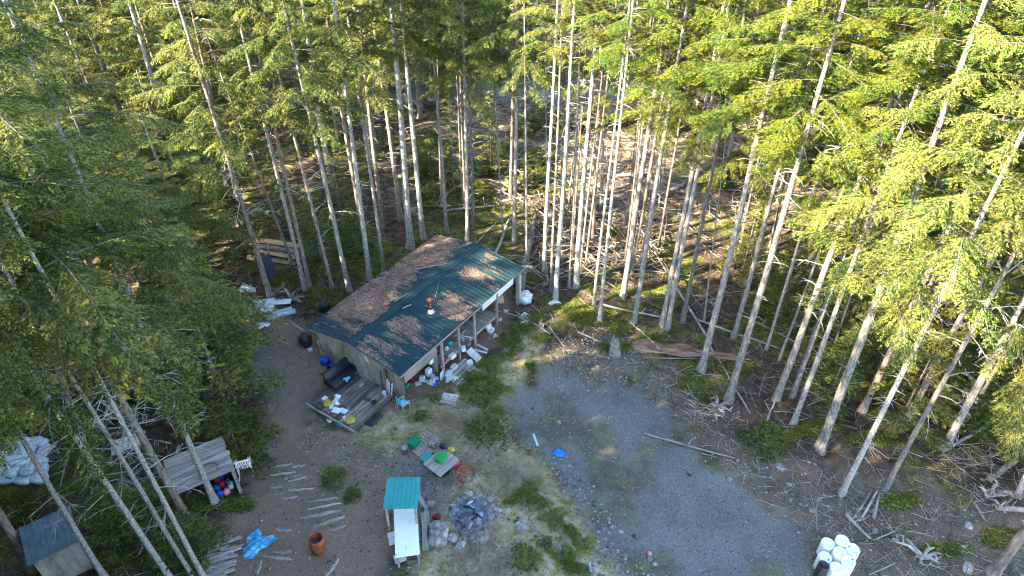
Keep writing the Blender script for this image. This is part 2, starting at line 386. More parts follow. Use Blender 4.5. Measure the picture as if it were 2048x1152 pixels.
def ground_material():
    m = bpy.data.materials.new("ground_surface"); m.use_nodes = True
    nt = m.node_tree; N, L = nt.nodes, nt.links
    b = N["Principled BSDF"]; b.inputs["Roughness"].default_value = 0.95; b.inputs["Specular IOR Level"].default_value = 0.1
    tc = N.new("ShaderNodeTexCoord")
    def noise(scale, detail=6, rough=0.65):
        n = N.new("ShaderNodeTexNoise"); n.inputs["Scale"].default_value = scale; n.inputs["Detail"].default_value = detail; n.inputs["Roughness"].default_value = rough
        L.new(tc.outputs["Object"], n.inputs["Vector"]); return n.outputs["Fac"]
    def ramp(src, *stops):
        r = N.new("ShaderNodeValToRGB"); e = r.color_ramp.elements
        e[0].position, e[0].color = stops[0][0], (*stops[0][1], 1); e[1].position, e[1].color = stops[-1][0], (*stops[-1][1], 1)
        for p, c in stops[1:-1]:
            k = e.new(p); k.color = (*c, 1)
        L.new(src, r.inputs[0]); return r.outputs[0]
    def mix(f, a, c):
        x = N.new("ShaderNodeMix"); x.data_type = 'RGBA'
        L.new(f, x.inputs[0]); L.new(a, x.inputs[6]); L.new(c, x.inputs[7]); return x.outputs[2]
    fine, mid, big = noise(16, 8, 0.9), noise(2.2, 6), noise(0.35, 4)
    forest = ramp(mid, (0.30, (0.026, 0.019, 0.013)), (0.5, (0.078, 0.057, 0.040)), (0.72, (0.165, 0.128, 0.092)))
    moss = ramp(mid, (0.30, (0.040, 0.048, 0.011)), (0.52, (0.105, 0.120, 0.022)), (0.75, (0.18, 0.185, 0.035)))
    gravel = ramp(fine, (0.32, (0.060, 0.064, 0.061)), (0.5, (0.148, 0.156, 0.149)), (0.68, (0.31, 0.32, 0.305)))
    dirt = ramp(fine, (0.32, (0.080, 0.052, 0.034)), (0.5, (0.215, 0.150, 0.105)), (0.68, (0.42, 0.325, 0.245)))
    lawn = ramp(mid, (0.34, (0.125, 0.122, 0.030)), (0.44, (0.27, 0.245, 0.092)), (0.52, (0.36, 0.295, 0.175)), (0.66, (0.52, 0.43, 0.30)))
    bank = ramp(fine, (0.32, (0.05, 0.034, 0.023)), (0.5, (0.145, 0.105, 0.078)), (0.68, (0.34, 0.29, 0.245)))
    slash = ramp(mid, (0.28, (0.10, 0.07, 0.045)), (0.5, (0.26, 0.19, 0.13)), (0.72, (0.42, 0.33, 0.24)))
    road = ramp(fine, (0.3, (0.14, 0.14, 0.135)), (0.7, (0.25, 0.25, 0.235)))
    A = N.new("ShaderNodeAttribute"); A.attribute_name = "zone_a"
    B = N.new("ShaderNodeAttribute"); B.attribute_name = "zone_b"
    sa = N.new("ShaderNodeSeparateColor"); L.new(A.outputs["Color"], sa.inputs[0])
    sb = N.new("ShaderNodeSeparateColor"); L.new(B.outputs["Color"], sb.inputs[0])
    c = mix(sb.outputs[1], forest, moss)
    c = mix(sb.outputs[2], c, slash)
    c = mix(A.outputs["Alpha"], c, bank)
    c = mix(sa.outputs[2], c, lawn)
    c = mix(sa.outputs[1], c, dirt)
    c = mix(sa.outputs[0], c, gravel)
    c = mix(sb.outputs[0], c, road)
    hv = N.new("ShaderNodeHueSaturation"); mr = N.new("ShaderNodeMapRange"); mr.inputs[1].default_value = 0.3; mr.inputs[2].default_value = 0.7; mr.inputs[3].default_value = 0.82; mr.inputs[4].default_value = 1.15
    L.new(big, mr.inputs[0]); L.new(mr.outputs[0], hv.inputs["Value"]); L.new(c, hv.inputs["Color"])
    L.new(hv.outputs[0], b.inputs["Base Color"])
    bp = N.new("ShaderNodeBump"); bp.inputs["Strength"].default_value = 0.7; bp.inputs["Distance"].default_value = 0.05
    L.new(fine, bp.inputs["Height"]); L.new(bp.outputs[0], b.inputs["Normal"])
    return m

# ------------------------------------------------------------------ ground: one sheet
def axis(lo, hi, mid_lo, mid_hi, step, grow=1.18):
    a = list(np.arange(mid_lo, mid_hi, step)); s = step; x = a[-1]
    while x < hi: s *= grow; x += s; a.append(x)
    s = step; x = a[0]; pre = []
    while x > lo: s *= grow; x -= s; pre.append(x)
    return np.array(pre[::-1] + a)
gx, gy = axis(-500, 500, -27, 27, 0.16), axis(-250, 700, 14, 60, 0.16)
GX, GY = np.meshgrid(gx, gy)
fx, fy = GX.ravel(), GY.ravel()
FP = np.stack([fx, fy], 1)
rough = fbm(fx * 0.9, fy * 0.9, 41, 5) - 0.5
rough2 = fbm(fx * 3.1, fy * 3.1, 55, 4) - 0.5
def zone(poly, soft=0.5, n1=1.6, n2=0.9): return 1 - sstep(-soft, soft, sdf(FP, poly) + rough * n1 * 2 + rough2 * n2)
z_pad = zone(PAD, 0.7, 1.3, 1.2) * (1 - 0.55 * sstep(0.50, 0.72, fbm(fx * 0.45, fy * 0.45, 91, 5)))
z_yard = zone(YARD, 0.8, 1.0); z_lawn = zone(LAWN, 0.7, 1.0); z_bank = zone(BANK, 0.8, 1.4)
z_yg = np.maximum(zone(YGRAV, 0.7, 1.0), zone(YGRAV2, 0.8, 1.2) * 0.8) * 0.85
z_slash = zone(SLASH, 2.0, 4.0)
z_sg = zone(poly_w([(825, 330), (920, 280), (1130, 290), (1180, 400), (1000, 440), (835, 430)]), 2.0, 3.0) * sstep(0.38, 0.50, fbm(fx * 0.5, fy * 0.5, 61, 4))
z_slash = z_slash * (1 - 0.85 * z_sg)
z_pad = np.maximum(z_pad, z_yg)
z_yard = np.maximum(z_yard, zone(CABG, 0.6, 0.6))
z_road = sstep(2.6, 1.6, np.abs(fy - 71.5 - 0.03 * fx + rough * 2)) * sstep(-30, -20, fx) * sstep(40, 30, fx)
z_moss = sstep(0.43, 0.56, fbm(fx * 0.35, fy * 0.35, 77, 5)) * sstep(0.34, 0.54, fbm(fx * 1.7, fy * 1.7, 21, 4))
z_moss = np.maximum(z_moss, z_sg)
hz = height(fx, fy)
hz += np.where(np.abs(fx) < 60, rough2 * 0.14, 0) * (1 - 0.8 * np.maximum(z_pad, z_yard))
nx, ny = len(gx), len(gy)
idx = np.arange(nx * ny).reshape(ny, nx)
GF = np.stack([idx[:-1, :-1], idx[:-1, 1:], idx[1:, 1:], idx[1:, :-1]], -1).reshape(-1, 4)
gme = np_mesh("ground", np.stack([fx, fy, hz], 1), GF, ground_material(), smooth=True)
for nm, cols in (("zone_a", (z_pad, z_yard, z_lawn, z_bank)), ("zone_b", (z_road, z_moss, z_slash, np.ones_like(fx)))):
    a_ = gme.attributes.new(nm, 'FLOAT_COLOR', 'POINT')
    a_.data.foreach_set("color", np.stack(cols, 1).astype(np.float32).ravel())
tag(obj("ground", gme), "forest floor, dirt yard and grey gravel pad", None, None, "structure")

# ------------------------------------------------------------------ trees
def quads(P, D, Wd, ln, wd):
    """kite-shaped leaf faces: root P, direction D, side Wd"""
    n = len(P)
    V = np.empty((n, 4, 3))
    V[:, 0] = P
    V[:, 1] = P + D * (ln * 0.45)[:, None] + Wd * (wd * 0.5)[:, None]
    V[:, 2] = P + D * ln[:, None]
    V[:, 3] = P + D * (ln * 0.45)[:, None] - Wd * (wd * 0.5)[:, None]
    return V.reshape(-1, 3), np.arange(n * 4).reshape(n, 4)
def unit(a): return a / np.maximum(np.linalg.norm(a, axis=-1, keepdims=True), 1e-9)
def spray_branch(rng, origin, az, L, rise, droop, dens, lsz, hang):
    """points and directions of the needle sprays of one limb; also the limb's own curve"""
    rad = np.array([math.cos(az), math.sin(az), 0]); tan = np.array([-rad[1], rad[0], 0])
    def cur(t): return origin + rad * (L * t)[:, None] + np.array([0, 0, 1.0]) * (L * (rise * t - droop * t * t + 0.10 * droop * t ** 4))[:, None] + tan * (L * 0.06 * np.sin(t * 3 + az))[:, None]
    nt = max(8, int(L * dens))
    t = np.sort(rng.uniform(rng.uniform(0.18, 0.42), 1.0, nt))
    side = np.where(np.arange(nt) % 2 == 0, 1.0, -1.0)
    l2 = (0.16 + 0.30 * L * (1 - t) ** 0.7 * (0.3 + 0.7 * np.minimum(1, t * 3))) * rng.uniform(0.55, 1.2, nt)
    l2 = np.minimum(l2, 1.15)
    P0 = cur(t)
    d2 = unit(rad * rng.uniform(0.45, 0.95, nt)[:, None] + tan * (side * rng.uniform(0.6, 1.0, nt))[:, None] + np.array([0, 0, -1.0]) * rng.uniform(0.0, hang, nt)[:, None])
    P, D = [], []
    for k in range(nt):
        m = max(2, int(l2[k] / (lsz * 0.46)))
        s = (np.arange(m) + rng.uniform(0.2, 0.9)) / m
        pos = P0[k] + d2[k] * (l2[k] * s)[:, None] + np.array([0, 0, -1.0]) * (hang * 0.35 * l2[k] * s * s)[:, None]
        sd_ = np.cross(d2[k], [0, 0, 1.0]); sd_ /= np.linalg.norm(sd_)
        for sg in (1, -1):
            P.append(pos); D.append(unit(d2[k] * rng.uniform(0.5, 1.0, m)[:, None] + sd_ * (sg * rng.uniform(0.35, 0.9, m))[:, None] + np.array([0, 0, -1.0]) * rng.uniform(-0.1, hang * 0.9, m)[:, None]))
        P.append(pos[-1:]); D.append(d2[k][None])
    return np.concatenate(P), np.concatenate(D), cur(np.linspace(0, 1, 7))
def crown_mesh(name, seed, hgt, Lmax, nb, mat_, shape=0.75, rise=0.12, droop=0.42, dens=18, lsz=0.115, hang=0.7, bare=0.0, z_pow=1.0, lmin=0.5):
    rng = np.random.default_rng(seed)
    PP, DD = [], []; wood = MB()
    for i in range(nb):
        u = ((i + rng.uniform(0, 1)) / nb) ** z_pow
        L = Lmax * ((1 - u) ** shape) * rng.uniform(0.55, 1.12) + lmin * (1 - 0.6 * u)
        az = i * 2.39996 + rng.uniform(-0.6, 0.6)
        o = np.array([0, 0, u * hgt])
        r_ = rise * rng.uniform(-0.3, 1.6) + 0.35 * u; dr_ = droop * rng.uniform(0.7, 1.3) * (1 - 0.5 * u)
        P, D, c = spray_branch(rng, o, az, L, r_, dr_, dens, lsz, hang)
        if bare > 0:
            k = rng.random(len(P)) > bare * rng.uniform(0, 1.6); P, D = P[k], D[k]
        PP.append(P); DD.append(D)
        wood.tube([tuple(q) for q in c], [0.006 + 0.0055 * L * (1 - j / 6.5) for j in range(7)], 3, cap=False)
    P = np.concatenate(PP); D = np.concatenate(DD); n = len(P)
    W_ = unit(np.cross(D, unit(rng.normal(size=(n, 3)) * 0.55 + np.array([0, 0, 1.0]))))
    V, F = quads(P, D, W_, rng.uniform(0.75, 1.4, n) * lsz, rng.uniform(0.28, 0.46, n) * lsz)
    wv = np.array(wood.v); wf = np.array(wood.f)
    me = np_mesh(name, np.concatenate([V, wv]), np.concatenate([F, wf + len(V)]), mat_, rnd=np.concatenate([rng.random(n), np.zeros(len(wf))]))
    me.materials.append(M_LIMB)
    mi = np.zeros(len(F) + len(wf), np.int32); mi[len(F):] = 1
    me.polygons.foreach_set("material_index", mi)
    return me
CROWN = {
    'spruce_a': crown_mesh("spruce_crown_a", 1, 20, 4.0, 74, M_SPRUCE, bare=0.08),
    'spruce_b': crown_mesh("spruce_crown_b", 2, 20, 3.6, 66, M_SPRUCE, droop=0.5, hang=0.95, bare=0.1),
    'spruce_c': crown_mesh("spruce_crown_c", 3, 20, 4.6, 72, M_SPRUCE, rise=0.2, droop=0.55, hang=0.85, bare=0.1),
    'spruce_d': crown_mesh("spruce_crown_d", 13, 20, 4.3, 60, M_SPRUCE, rise=0.18, droop=0.6, hang=1.0, bare=0.1),
    'thin_a': crown_mesh("thin_crown_a", 4, 16, 2.4, 44, M_SPRUCE, shape=0.5, bare=0.15),
    'thin_b': crown_mesh("thin_crown_b", 5, 16, 2.1, 38, M_SPRUCE, shape=0.5, bare=0.2, droop=0.6),
    'hem_a': crown_mesh("hemlock_crown_a", 6, 20, 3.6, 64, M_HEMLOCK, droop=0.45, hang=0.65, bare=0.05),
    'hem_b': crown_mesh("hemlock_crown_b", 7, 20, 3.0, 54, M_HEMLOCK, droop=0.5, hang=0.75, bare=0.08, shape=0.6),
    'young': crown_mesh("young_crown", 8, 6.0, 1.3, 46, M_SPRUCE, shape=0.8, droop=0.2, hang=0.3, dens=13, lsz=0.13, lmin=0.15),
    'sapl': crown_mesh("sapling_crown", 9, 1.6, 0.75, 26, M_SPRUCE, shape=0.8, droop=0.2, hang=0.3, dens=16, lsz=0.11, lmin=0.12),
}
def trunk_mesh(name, seed, hgt=30.0, r=0.25, n=11, mat_=M_BARK):
    rng = np.random.default_rng(seed); m = MB()
    zs = [-0.4, 0.0, 0.25, 0.7, 1.6, 3.5, 6, 9, 12, 15, 18, 22, 26, 30]
    V, F = [], []
    for i, z in enumerate(zs):
        u = max(z, 0) / hgt
        rr = r * (1 - 0.86 * u ** 0.92)
        if z < 1.6: rr *= 1 + 0.45 * (1 - max(z, 0) / 1.6) ** 2.2
        ox, oy = 0.05 * math.sin(z * 0.35 + seed) * min(1, z / 3), 0.05 * math.cos(z * 0.29 + seed * 2) * min(1, max(z, 0) / 3)
        for k in range(n):
            q = 2 * math.pi * k / n
            f = 1 + (0.22 * math.sin(q * 3 + seed) + rng.normal() * 0.08) * max(0, 1 - max(z, 0) / 1.0) + rng.normal() * 0.035
            V.append((ox + rr * f * math.cos(q), oy + rr * f * math.sin(q), z))
    for i in range(len(zs) - 1):
        for k in range(n):
            j = (k + 1) % n; F.append((i * n + k, i * n + j, i * n + n + j, i * n + n + k))
    m.add(V, F)
    return m.mesh(name, mat_, True)
TRUNK = {'g': [trunk_mesh("grey_trunk", s) for s in (1, 2, 3)], 'w': [trunk_mesh("pale_trunk", s, mat_=M_BARKW) for s in (4, 5)],
         'b': [trunk_mesh("brown_trunk", s, mat_=M_BARKB) for s in (6, 7)], 'm': [trunk_mesh("mossy_trunk", 8, mat_=M_MOSSBARK)]}
def dead_mesh(name, seed, z0, z1, nb, lmin, lmax, fork=0):
    rng = np.random.default_rng(seed); m = MB()
    for i in range(nb):
        z = rng.uniform(z0, z1); az = rng.uniform(0, 6.283)
        L = lmin + (lmax - lmin) * rng.random() ** 2.2 * (0.35 + 0.65 * (z - z0) / (z1 - z0))
        rd = np.array([math.cos(az), math.sin(az), 0]); tn = np.array([-rd[1], rd[0], 0])
        rise, dr, sw = rng.uniform(-0.2, 0.45), rng.uniform(0.0, 0.55), rng.uniform(-0.25, 0.25)
        ns = 2 if L < 0.7 else 5
        t = np.linspace(0, 1, ns + 1)
        cur = lambda t: np.array([0, 0, z]) + rd * (0.08 + L * t)[:, None] + np.array([0, 0, 1.]) * (L * (rise * t - dr * t * t))[:, None] + tn * (L * sw * t * t)[:, None]
        r0 = 0.010 + 0.0085 * L
        m.tube([tuple(p) for p in cur(t)], [r0 * (1 - 0.75 * q) for q in t], 3, cap=False)
        if fork and L > 0.8:
            for k in range(int(fork * L)):
                q = rng.uniform(0.25, 0.95); p0 = cur(np.array([q]))[0]; s_ = rng.choice([-1, 1])
                l3 = L * rng.uniform(0.12, 0.34)
                dv = rd * rng.uniform(0.4, 0.9) + tn * s_ * rng.uniform(0.4, 0.9) + np.array([0, 0, rng.uniform(-0.8, 0.2)])
                m.tube([tuple(p0), tuple(p0 + dv * l3 * 0.5), tuple(p0 + dv * l3 + np.array([0, 0, -0.15 * l3]))], [r0 * 0.5, r0 * 0.4, r0 * 0.2], 3, cap=False)
    return m.mesh(name, M_TWIG)
DEAD = {'s': [dead_mesh("dead_stubs", s, 1.5, 16, 95, 0.12, 1.2, 1) for s in (1, 2, 3)],
        'l': [dead_mesh("dead_limbs", s, 5.0, 15, 28, 0.5, 3.2, 4) for s in (4, 5)],
        'n': []}
TREES = []
def tree(p, rad, hgt, cz, crown, bark, dead, label, group, dirv=None, csc=1.0, name='spruce_tree', seed=0, cat='tree', sink=0.0):
    rng = random.Random(seed * 7 + 3)
    d = Vector((0, 0, 1)) if dirv is None else Vector(dirv).normalized()
    R_ = Vector((0, 0, 1)).rotation_difference(d)
    o = thing(name, label, cat, (p[0], p[1], p[2] - sink), group=group, rot=R_.to_euler())
    rz = rng.uniform(0, 6.283)
    t = obj('trunk', rng.choice(TRUNK[bark]), o, scale=(rad / 0.25, rad / 0.25, hgt / 30.0), rot=(0, 0, rz))
    if crown:
        me = CROWN[crown]; ch = 16.0 if crown.startswith('thin') else (6.0 if crown == 'young' else 20.0)
        obj('crown', me, o, loc=(0, 0, cz), rot=(0, 0, rng.uniform(0, 6.283)), scale=(csc, csc, max(4.0, hgt - cz) / ch))
    if DEAD[dead]:
        dd = obj('dead_branch', rng.choice(DEAD[dead]), o, rot=(0, 0, rng.uniform(0, 6.283)), scale=(1, 1, max(0.25, min(1.25, (cz + 1.5) / 16.0))))
        dd['kind'] = 'stuff'
    TREES.append((p[0], p[1]))
    return o
def tree_px(bx, by, tx, ty, dpx, crown, cy, label, bark='g', dead='s', group=None, csc=1.0, hgt=30.0, name='spruce_tree', maxlean=0.30):
    """a tree measured in the photo: foot, a higher point of the stem, stem width, where the crown begins"""
    B = gp(bx, by); d = ray(tx, ty)
    dh = d[:2]; wv = B[:2] - C0[:2]
    t = (wv @ dh) / (dh @ dh); P = C0 + d * t
    v = P - B
    lean = np.linalg.norm(v[:2]) / max(v[2], 0.5)
    if lean > maxlean: v[:2] *= maxlean / lean
    v = v / np.linalg.norm(v)
    rad = dpx / 2 / pxm(B) / 1.25
    if cy is None: cz = 17.0
    else:
        # height along the stem at which its image reaches row cy
        best, cz = 1e9, 17.0
        for q in np.arange(1.0, 24.0, 0.25):
            x_, y_ = proj(*(B + v * q))
            if abs(y_ - cy) < best: best, cz = abs(y_ - cy), q
    return tree(B, rad, hgt, cz, crown, bark, dead, label, group, v, csc, seed=int(bx * 3 + by), name=name)
G_MID, G_LEFT, G_RIGHT = "trunks of the stand behind and beside the cabin", "trees of the left-hand wood", "trees of the right-hand wood"
HAND = [
 # foot x,y, upper point x,y, width, crown, crown row, bark, dead, group, label
 (542,598, 465,350,14,'spruce_b',330,'b','l',G_LEFT,"stout brown spruce rising behind the heap of pale panels, left of the cabin"),
 (586,528, 525,367,7,None,None,'g','s',G_LEFT,"thin bare slanting stem beside the log rack, with no crown in view"),
 (610,580, 550,332,11,'thin_a',240,'g','s',G_LEFT,"straight grey trunk right of the log rack, moss at its foot"),
 (619,572, 588,430,10,'thin_b',250,'b','s',G_LEFT,"dark brown trunk close behind the mossy-footed grey one near the log rack"),
 (665,577, 620,397,9,'thin_a',240,'b','s',G_LEFT,"dim slender trunk between the log rack and the white-blotched trunks"),
 (699,582, 615,215,12,'spruce_b',215,'w','l',G_MID,"white-blotched trunk standing at the left end of the cabin's back eave"),
 (740,560, 692,190,12.5,'spruce_a',150,'w','s',G_MID,"white-lichened trunk rising from behind the middle of the cabin's back eave"),
 (735,520, 692,265,12,'thin_b',190,'b','s',G_MID,"dark trunk half hidden behind the white-lichened one at the back eave"),
 (768,543, 731,280,9,'thin_b',170,'g','s',G_MID,"split slender trunk with an orange torn side behind the cabin roof"),
 (766,455, 742,247,12,'thin_a',200,'b','s',G_MID,"dark trunk left of the red-brown one, back from the cabin roof"),
 (801,440, 775,242,13,'thin_a',170,'b','s',G_MID,"dark red-brown trunk with a sunlit left edge behind the cabin"),
 (822,494, 786,60,18,'spruce_b',70,'w','l',G_MID,"thickest white-scaled trunk, directly behind the cabin's back corner"),
 (846,478, 812,110,13,'spruce_b',95,'w','s',G_MID,"pale trunk just right of the thickest white-scaled trunk"),
 (894,466, 868,130,9.5,'spruce_a',100,'g','s',G_MID,"slim purple-grey trunk standing at the topmost corner of the cabin roof"),
 (935,482, 930,200,9,'spruce_b',165,'w','s',G_MID,"pale slim trunk above the far gable, left one of a close pair"),
 (947,452, 942,250,9,'thin_a',160,'g','s',G_MID,"darker slim trunk above the far gable, right one of a close pair"),
 (1021,394, 1026,180,9,'thin_a',90,'b','s',G_MID,"orange sunlit trunk standing at the edge of the sunny slash"),
 (1028,480, 1033,160,10.5,'spruce_a',140,'g','s',G_MID,"grey trunk in front of the orange sunlit one, above the felled log"),
 (1088,542, 1112,60,11,'thin_a',95,'w','s',G_MID,"pale trunk left of the close trio behind the clear plastic bundle"),
 (1102,585, 1119,160,7.5,'thin_b',40,'g','s',G_MID,"thin grey trunk touching the left side of a bigger one by the clear plastic bundle"),
 (1111,598, 1148,40,12,'thin_a',40,'w','s',G_MID,"tall clean trunk nearest the clear plastic bundle, right of the felled log"),
 (1122,430, 1128,170,8,'thin_a',60,'b','s',G_MID,"red-brown sunlit trunk seen behind the tall clean trunk"),
 (1138,574, 1163,60,7,'thin_b',60,'g','s',G_MID,"very thin straight trunk left of the broad lichened one in the middle"),
 (1152,574, 1193,40,14,'thin_a',110,'w','s',G_MID,"broad pale lichened trunk in the middle of the stand"),
 (1186,480, 1200,140,10,'thin_b',60,'b','s',G_MID,"dark trunk standing close behind the broad pale lichened one"),
 (1172,522, 1214,170,7,'thin_b',60,'b','s',G_MID,"reddish slender trunk leaning right between the broad one and the twin stems"),
 (1187,608, 1243,140,7.5,'hem_b',120,'w','s',G_MID,"left stem of the white twin stems that meet in a stump-like base"),
 (1199,642, 1250,150,9,'hem_b',60,'w','s',G_MID,"right stem of the white twin stems that meet in a stump-like base"),
 (1250,462, 1274,270,10,'thin_a',160,'b','s',G_MID,"dark short-looking trunk back at the edge of the sunny slash"),
 (1246,594, 1312,170,14,'hem_b',190,'g','s',G_MID,"thick blue-grey trunk with a darker one touching it, right of the twin stems"),
 (1262,548, 1300,340,10,'thin_b',200,'b','s',G_MID,"darker trunk touching the thick blue-grey one from behind"),
 (1267,647, 1335,240,13,'hem_b',235,'g','s',G_MID,"grey trunk with short side stubs crossed by the long leaning pole"),
 (1317,494, 1345,330,6,'hem_b',240,'b','s',G_MID,"thin dark stem back near the sunlit cut log"),
 (1324,652, 1388,320,12,'hem_b',250,'g','s',G_MID,"left of two trunks fused at the foot beside the rotten orange log"),
 (1335,657, 1412,250,12,'hem_a',190,'g','s',G_MID,"right of two trunks fused at the foot beside the rotten orange log"),
 (1364,644, 1430,320,11,'hem_b',160,'g','s',G_MID,"slender grey trunk next right of the fused pair"),
 (1408,642, 1437,400,4.5,None,None,'w','n',G_MID,"thread-thin white dead stem between two grey trunks"),
 (1403,740, 1500,340,17,'hem_a',215,'g','s',G_RIGHT,"thick grey trunk standing right at the end of the rotten orange log"),
 (1467,674, 1551,370,12,'hem_b',250,'g','s',G_RIGHT,"smooth grey trunk between the two thick front trunks, set farther back"),
 (1457,802, 1583,370,18,'hem_a',290,'g','s',G_RIGHT,"thick trunk with a pinkish lit side at the edge of the gravel pad"),
 (1462,537, 1478,450,10,'hem_a',330,'b','s',G_RIGHT,"dark far trunk glimpsed left of the smooth grey one"),
 (1533,699, 1592,500,7,'hem_b',430,'w','s',G_RIGHT,"thin white-patched stem among the right-hand trunks"),
 (1572,582, 1665,460,12,None,None,'m','n',G_RIGHT,"yellow mossy stem leaning far over to the right"),
 (1551,799, 1770,230,17,'hem_a',60,'g','l',G_RIGHT,"tall bright trunk slanting to the upper right with long bare limbs"),
 (1557,722, 1643,495,6.5,'hem_b',440,'g','s',G_RIGHT,"thin stem crossing behind the tall bright slanting trunk"),
 (1584,792, 1712,440,13,'hem_a',330,'g','s',G_RIGHT,"trunk with an orange-brown lit patch and reddish litter at its foot"),
 (1586,847, 1742,430,13,'hem_b',300,'g','s',G_RIGHT,"slanting grey trunk whose foot is beside the dark green sapling"),
 (1640,900, 1766,560,22,'spruce_a',560,'g','s',G_RIGHT,"thick double trunk with foliage hanging low, above the stony bank"),
 (1723,824, 1880,500,16,'hem_b',430,'b','s',G_RIGHT,"pinkish brown trunk right of the thick double trunk"),
 (1682,990, 1898,560,14,'spruce_b',540,'w','s',G_RIGHT,"white-scaled trunk with its foot on the stony bank above the driftwood"),
 (1815,842, 1961,560,16,'hem_b',420,'b','s',G_RIGHT,"brown mossy trunk leaning right in the right-hand wood"),
 (1771,977, 1998,560,13,'spruce_b',440,'g','l',G_RIGHT,"long pale trunk with spiky stubs crossing the right-hand wood"),
 (2027,684, 2060,610,14,'spruce_a',560,'g','s',G_RIGHT,"pale trunk at the right edge of the picture, above the mossy logs"),
 (1890,895, 1945,790,18,'spruce_d',700,'g','s',G_RIGHT,"short visible trunk with a flared foot among dark boughs at the right"),
 (1984,1150, 2052,1055,25,'spruce_a',None,'b','l',G_RIGHT,"stout brown trunk in the bottom right corner with a lit patch"),
 (2032,995, 2056,945,12,'spruce_b',None,'g','s',G_RIGHT,"trunk foot at the right edge beside grey fallen logs"),
 # left-hand wood, near
 (412,1164, 240,838,13,'spruce_d',600,'w','l',G_LEFT,"long pale trunk running down to the plank heap at the bottom"),
 (430,1006, 327,760,16,'spruce_d',650,'w','l',G_LEFT,"pale spruce trunk passing in front of the plank-roofed lean-to"),
 (390,1160, 230,898,11.5,'spruce_b',800,'w','l',G_LEFT,"slim white trunk next left of the long pale trunk by the plank heap"),
 (346,1164, 175,912,15,'spruce_a',720,'w','l',G_LEFT,"rough lichened trunk right of the small shed, hidden midway by boughs"),
 (213,1162, 84,944,14,'spruce_b',740,'w','l',G_LEFT,"trunk crossing in front of the small shed's teal roof"),
 (67,1138, -20,1005,21,'spruce_d',None,'b','s',G_LEFT,"dark thick trunk in the bottom left corner left of the small shed"),
 (370,1030, 240,790,19,'spruce_a',560,'b','l',G_LEFT,"thick brown scaly trunk left of the lean-to"),
 (190,950, 95,680,17,'spruce_d',420,'b','l',G_LEFT,"broad grey-brown trunk behind the boughs right of the sack heap"),
 (482,470, 422,195,10,'spruce_a',300,'b','s',G_LEFT,"dark trunk with sunlit yellow boughs in the upper left wood"),
]
for (bx, by, tx, ty, dpx, cr_, cy, bk, dd, g, lab) in HAND:
    csc = 1.0
    hgt = 30.0
    if cr_ is None: hgt = 16.0
    tree_px(bx, by, tx, ty, dpx, cr_, cy, lab, bk, dd, g, csc, hgt, name='hemlock_tree' if (cr_ or '').startswith('hem') else 'spruce_tree', maxlean=1.2 if bk == 'm' else 0.30)
# young spruces at the sunny edge, saplings in the open
def young(px, py, hgt, label, wsc=1.0, kind='young'):
    p = gp(px, py); o = thing('young_spruce', label, 'young tree', p, random.Random(px).uniform(0, 6))
    ch = 6.0 if kind == 'young' else 1.6
    t = MB().tube([(0, 0, -0.1), (0.01, 0, hgt * 0.5), (0, 0, hgt)], [0.02 + hgt * 0.008, 0.015 + hgt * 0.005, 0.008], 6)
    t.build('trunk', M_BARKB, o, True)
    obj('crown', CROWN[kind], o, loc=(0, 0, 0.12 * hgt if kind == 'young' else 0.05), scale=(wsc, wsc, hgt * 0.92 / ch))
    return o
young(908, 372, 8.5, "yellow-lit young spruce at the near edge of the sunny slash", 1.0)
young(983, 347, 7.0, "small sunlit young spruce right of the yellow-lit one", 1.15)
young(1528, 895, 1.9, "dark green bushy sapling below the thick trunks beside the gravel pad", 1.55, 'sapl')
young(667, 962, 0.95, "round dark green sapling standing alone in the dirt yard", 0.85, 'sapl')
young(706, 992, 0.5, "tiny dark sapling below the round one in the dirt yard", 0.6, 'sapl')
young(1048, 1122, 0.8, "bright green sapling beside the dry grass below the fire pit", 1.0, 'sapl')
young(962, 800, 1.2, "blue-green young spruce between the pallet and the gravel pad", 1.35, 'sapl')
young(970, 868, 1.0, "broad dark green young spruce above the tan dry grass", 1.7, 'sapl')
young(862, 362, 3.6, "low bright young spruce at the left end of the sunny slash", 1.1)

for i, (q, h_, w_, lab) in enumerate((
    ((1690, 690), 7.5, 1.7, "dark understory hemlock in front of the thick double trunk"), ((1745, 760), 6.5, 1.8, "low dark hemlock between the double trunk and the pinkish brown trunk"),
    ((1795, 850), 6.0, 1.7, "understory hemlock at the foot of the brown mossy trunk"), ((1850, 780), 7.0, 1.8, "understory hemlock behind the brown mossy trunk"), ((1930, 800), 6.5, 1.9, "dark understory hemlock near the right edge above the mossy pole"),
    ((1990, 880), 5.5, 1.9, "low dark hemlock right of the flared trunk foot"), ((1620, 700), 6.5, 1.5, "small hemlock among the close slanting trunks"), ((1555, 640), 6.0, 1.5, "small hemlock behind the thick pinkish trunk"), ((2020, 760), 6.5, 1.9, "understory hemlock at the right edge"),
    ((1660, 790), 4.5, 1.4, "short hemlock below the close slanting trunks"), ((1880, 680), 7.0, 1.8, "understory hemlock deep in the right-hand wood"), ((1480, 560), 5.5, 1.4, "small hemlock left of the smooth grey trunk"),
    ((648, 540), 5.5, 1.3, "small dark spruce between the log rack and the back eave"), ((690, 470), 6.0, 1.4, "small dark spruce behind the white-blotched trunk"), ((560, 450), 6.5, 1.5, "dark understory spruce behind the log rack"), ((715, 520), 4.0, 1.2, "short dark spruce left of the split slender trunk"), ((470, 520), 6.0, 1.8, "dark understory spruce left of the log rack"))):
    young(q[0], q[1], h_, lab, w_)
